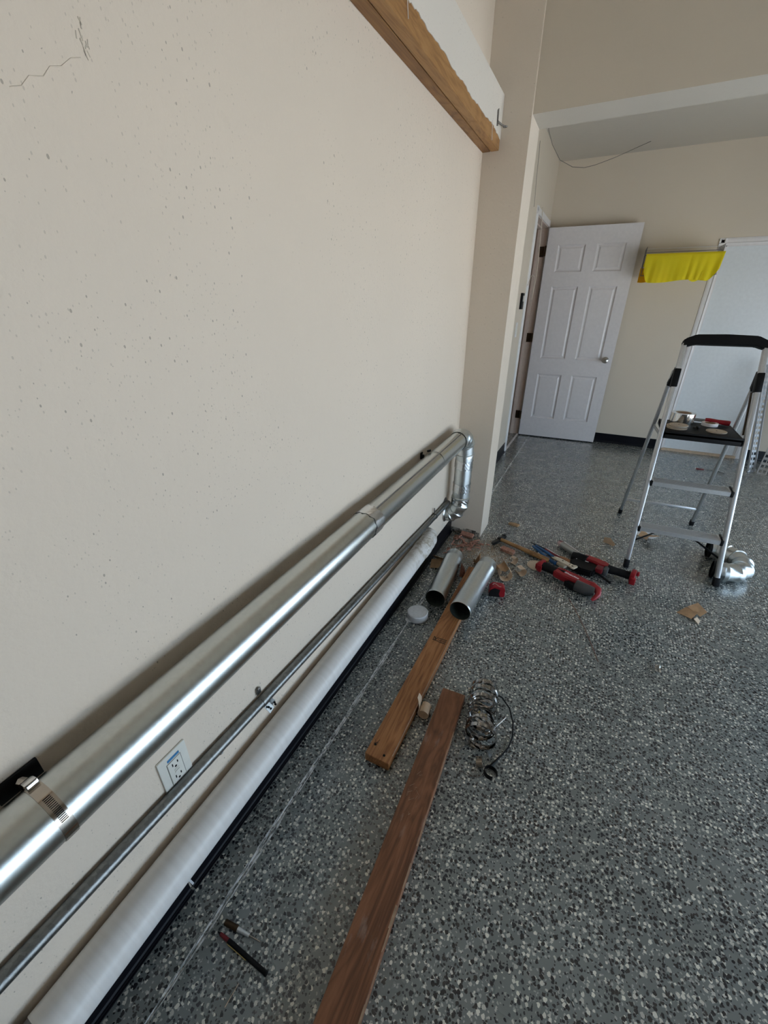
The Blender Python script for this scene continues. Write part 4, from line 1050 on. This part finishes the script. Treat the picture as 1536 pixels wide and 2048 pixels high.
b = MB(); b.tube([(0, 0, 0), (0, 0, .006), (0, 0, .010), (0, 0, .018)], [.006, .006, .010, .009], 14); b.build('knob_body', M_BLACK, t); b = MB(); b.tube([(-.02, .01, .004), (0, .002, .006)], .003, 8); b.build('stem', M_BLACK, t)

# ------------------------------------------------------------------ loose elbow by the ladder
t = thing('loose_duct_elbow', 'loose galvanized duct bend lying by the right foot of the ladder', 'duct', (1.6, 2.7, 0))
oe = V((-1.6, -2.7, 0)); ER = .0508
pts = [(1.485, 2.560, .0545), (1.535, 2.553, .0545), (1.590, 2.572, .0545), (1.628, 2.618, .0555), (1.640, 2.685, .056), (1.628, 2.752, .056), (1.590, 2.795, .0555), (1.540, 2.812, .0545), (1.505, 2.812, .0545)]
elbow('shell', pts, ER, M_GALVL, t, oe)
b = MB(); b.tube([V(p) + oe for p in pts], ER - .0015, 32, cap=False); b.build('inner_face', M_DUCTIN, t)
for p in (pts[0], pts[-1]):
    b = MB(); b.band(V(p) + oe, V(pts[1]) - V(pts[0]) if p == pts[0] else V(pts[-1]) - V(pts[-2]), ER - .002, .012, .0035, seg=36); b.build('rim', M_BLACK, t, label='black rim')

# ------------------------------------------------------------------ yellow cloth on a wire basket
BX0, BX1, BY0, BY1, BZ0, BZ1 = .850, 1.410, 4.87, 5.135, 1.615, 1.790
t = thing('wire_basket_shelf', 'grey wire basket shelf fixed to the far wall beside the open door', 'wire shelf', (1.13, 5.0, 1.7))
ob = V((-1.13, -5.0, -1.7))
b = MB()
def wl(p, q, r=.0022): b.tube([V(p) + ob, V(q) + ob], r, 6)
for z in (BZ0, BZ1):
    for p, q in (((BX0, BY0, z), (BX1, BY0, z)), ((BX0, BY1, z), (BX1, BY1, z)), ((BX0, BY0, z), (BX0, BY1, z)), ((BX1, BY0, z), (BX1, BY1, z))): wl(p, q, .0028)
b.build('frame', M_WIRE, t)
for x in (BX0, BX1):
    b = MB(); n = 6
    for k in range(n):
        ya = BY0 + (BY1 - BY0) * k / n; yb = BY0 + (BY1 - BY0) * (k + .5) / n; yc = BY0 + (BY1 - BY0) * (k + 1) / n
        wl((x, ya, BZ1 + .045), (x, yb, BZ0)); wl((x, yb, BZ0), (x, yc, BZ1 + .045))
    b.build('zigzag_side', M_WIRE, t)
b = MB()
for k in range(1, 12): x = BX0 + (BX1 - BX0) * k / 12; wl((x, BY0, BZ0), (x, BY1, BZ0), .0018)
b.build('bottom_wires', M_WIRE, t)
b = MB(); wl((BX0, BY1 - .004, BZ1 + .05), (BX1 + .03, BY1 - .004, BZ1 + .05), .003); b.build('wall_rod', M_WHITE, t)
b = MB()
def cloth(u, v):
    # u along width, v: from inside bottom over the front rail down the outside
    x = BX0 + .006 + (BX1 - BX0 + .012) * u
    path = [(BY0 + .14, BZ1 - .10), (BY0 + .03, BZ1 - .05), (BY0 + .008, BZ1 - .018), (BY0 - .002, BZ1 - .010), (BY0 - .012, BZ1 - .024), (BY0 - .020, BZ1 - .12), (BY0 - .022, BZ1 - .225)]
    f = v * (len(path) - 1); i = min(int(f), len(path) - 2); k = f - i
    y = path[i][0] * (1 - k) + path[i + 1][0] * k; z = path[i][1] * (1 - k) + path[i + 1][1] * k
    hang = max(0, (v - .62) / .38)
    fold = math.sin(u * 31 + math.sin(u * 9) * 2) * .006 + math.sin(u * 74 + v * 4) * .0022 + math.sin(u * 14 + 1 + v * 5) * .006
    if u > .60: fold += .010 * math.sin((u - .60) * 55)
    y -= fold * hang + .003 * hang
    low = .16 * 0 + .0
    # curved lower hem: rounded corners left and right, dip in the middle
    e = min(1, (u / .09)); e2 = min(1, (1 - u) / .13)
    hemlen = .62 + .38 * math.sin(min(1, e) * PI / 2); hemlen2 = .55 + .45 * math.sin(min(1, e2) * PI / 2)
    zt_ = BZ1 - .012
    if hang: z = zt_ + (z - zt_) * min(hemlen, hemlen2) * (1 + .05 * math.sin(u * 7 + .2)) 
    x += (.0 if v < .6 else -.02 * hang * (u - .35))
    return V((x, y, z)) + ob
c_ = MB(); c_.grid(cloth, 110, 44); bmesh.ops.solidify(c_.bm, geom=c_.bm.faces[:], thickness=.0016)
cl = c_.build('yellow_cloth', M_YEL); cl.location = (1.13, 5.0, 1.7); tag(cl, 'bright yellow cloth draped over the front of the wire basket', 'cloth')
c_ = MB()
def cloth2(u, v):
    x = BX0 - .012 + .22 * u; z = BZ1 - .11 - .115 * v - .004 * math.sin(u * 9); y = BY0 - .006 + .02 * (1 - u) + .004 * math.sin(u * 20) - .0 * v
    return V((x, y + .10 * (1 - u) ** 3, z)) + ob
c_.grid(cloth2, 30, 10); bmesh.ops.solidify(c_.bm, geom=c_.bm.faces[:], thickness=.0016)
c2_ = c_.build('cloth_corner', simple('deep_yellow', (.85, .50, .01), .9), None); c2_.parent = cl; c2_['label'] = 'darker golden underside corner'
c_ = MB()
def cloth3(u, v):
    x = BX0 + .36 + .11 * u - .01 * v; z = BZ1 - .15 - .080 * v * (.6 + .4 * math.sin(u * 3)); y = BY0 - .016 + .004 * math.sin(u * 12)
    return V((x, y, z)) + ob
c_.grid(cloth3, 16, 8); bmesh.ops.solidify(c_.bm, geom=c_.bm.faces[:], thickness=.0016)
o = c_.build('cloth_corner', M_YEL); o.parent = cl

# ------------------------------------------------------------------ wires, cords and wall devices
pts = [(0.0, 3.5, 2.568), (.010, 3.95, 2.53), (.058, 4.0, 2.41), (.126, 4.0, 2.317), (.22, 4.0, 2.268), (.30, 4.0, 2.256), (.37, 4.0, 2.264), (.49, 4.0, 2.293), (.60, 4.0, 2.328), (.69, 4.0, 2.356)]
pts = [(.012, 3.97, 2.572), (.016, 4.0, 2.50)] + pts[2:]
o = MB().tube(pts, .0016, 6).build('hanging_wire', M_WIRE); tag(o, 'thin grey wire hanging in a loop from the rear ceiling', 'wire')
o = MB().tube([(W2 + .003, 4.06 - .02 * k * 0 + .0, 2.45 - k * .05) if False else (W2 + .004, 4.02 + .012 * k + .004 * math.sin(k), 2.45 - .042 * k) for k in range(10)], .0012, 6).build('wall_wire', M_WIRE); tag(o, 'thin wire running down the rear left wall above the doorway', 'wire')
t = thing('hanging_cable', 'cream cable hanging down in the open doorway', 'cable', (W2 - .02, 4.7, 2.0))
od = V((-(W2 - .02), -4.7, -2.0))
b = MB(); b.tube([V(p) + od for p in ((W2 + .018, 4.46, 2.12), (W2 + .014, 4.53, 2.06), (W2 + .012, 4.60, 1.92), (W2 + .012, 4.68, 1.75), (W2 + .012, 4.69, 1.62), (W2 + .012, 4.66, 1.52), (W2 + .012, 4.63, 1.42))], .0035, 8); b.build('long_strand', M_CORD, t)
b = MB(); b.tube([V(p) + od for p in ((W2 + .012, 4.30, 1.53), (W2 + .016, 4.36, 1.60), (W2 + .016, 4.46, 1.62), (W2 + .016, 4.56, 1.61), (W2 + .016, 4.63, 1.56), (W2 + .012, 4.63, 1.48))], .0028, 8); b.build('short_strand', M_CORD, t)
t = thing('wall_keypad', 'black wall keypad beside the doorway', 'keypad', (W2, 4.13, 1.405))
b = MB(); b.box((.009, 0, 0), (.018, .085, .125), bev=.003); b.build('case', M_BLACK, t)
b = MB(); b.box((.0185, .010, .020), (.0015, .045, .045)); b.build('display', M_CUP, t)
t = thing('light_switch_plate', 'white switch plate under the black wall keypad', 'switch', (W2, 4.07, 1.18))
b = MB(); b.box((.003, 0, 0), (.006, .074, .118), bev=.002); b.build('cover_plate', M_WHITE, t)
b = MB(); b.box((.007, 0, 0), (.003, .033, .066), bev=.001); b.build('rocker', M_OUTLET, t)

# ------------------------------------------------------------------ perforated metal strips leaning at the right
def perf(label, foot, topp, w, seed, twist=0):
    foot, topp = V(foot), V(topp); d = topp - foot; L = d.length
    t = thing('perforated_metal_strip', label, 'metal strip', foot); q = d.to_track_quat('Z', 'Y').to_euler(); t.rotation_euler = q
    b = MB(); n = int(L / .045)
    # web built as ladder of bars round real slots
    b.box((-w / 2, 0, L / 2), (.010, .002, L)); b.box((w / 2, 0, L / 2), (.010, .002, L)); b.box((0, 0, L / 2), (.008, .002, L))
    for k in range(n + 1):
        b.box((0, 0, k * L / n), (w, .002, .022))
    b.build('web', M_ALUD, t, False)
    b = MB(); b.box((-w / 2, .008, L / 2), (.002, .016, L)); b.build('lip', M_ALU, t, False)
    b = MB(); b.box((w / 2, .008, L / 2), (.002, .016, L)); b.build('lip', M_ALU, t, False)
    return t
perf('galvanized perforated strip leaning upright at the right edge, leftmost of three', (2.13, 4.74, .004), (2.02, 4.98, .90), .055, 1)
perf('galvanized perforated strip at the right edge, middle of three', (2.20, 4.70, .004), (2.30, 4.98, .80), .06, 2)
perf('galvanized perforated strip at the right edge, rightmost of three', (2.29, 4.66, .004), (2.42, 4.98, .80), .06, 3)
t = thing('thin_wire_scrap', 'thin curled wire on the floor at the foot of the white door', 'wire', (1.85, 4.6, 0))
b = MB(); b.tube([(-.10, .0, .003), (-.05, .03, .004), (0, .02, .003), (.05, -.04, .004), (.02, -.07, .003), (-.04, -.05, .003)], .0022, 6); b.build('wire_strand', M_WIRE, t)
b = MB(); b.box((-.13, .0, .005), (.06, .022, .008), bev=.002); b.build('red_tag', M_REDD, t)
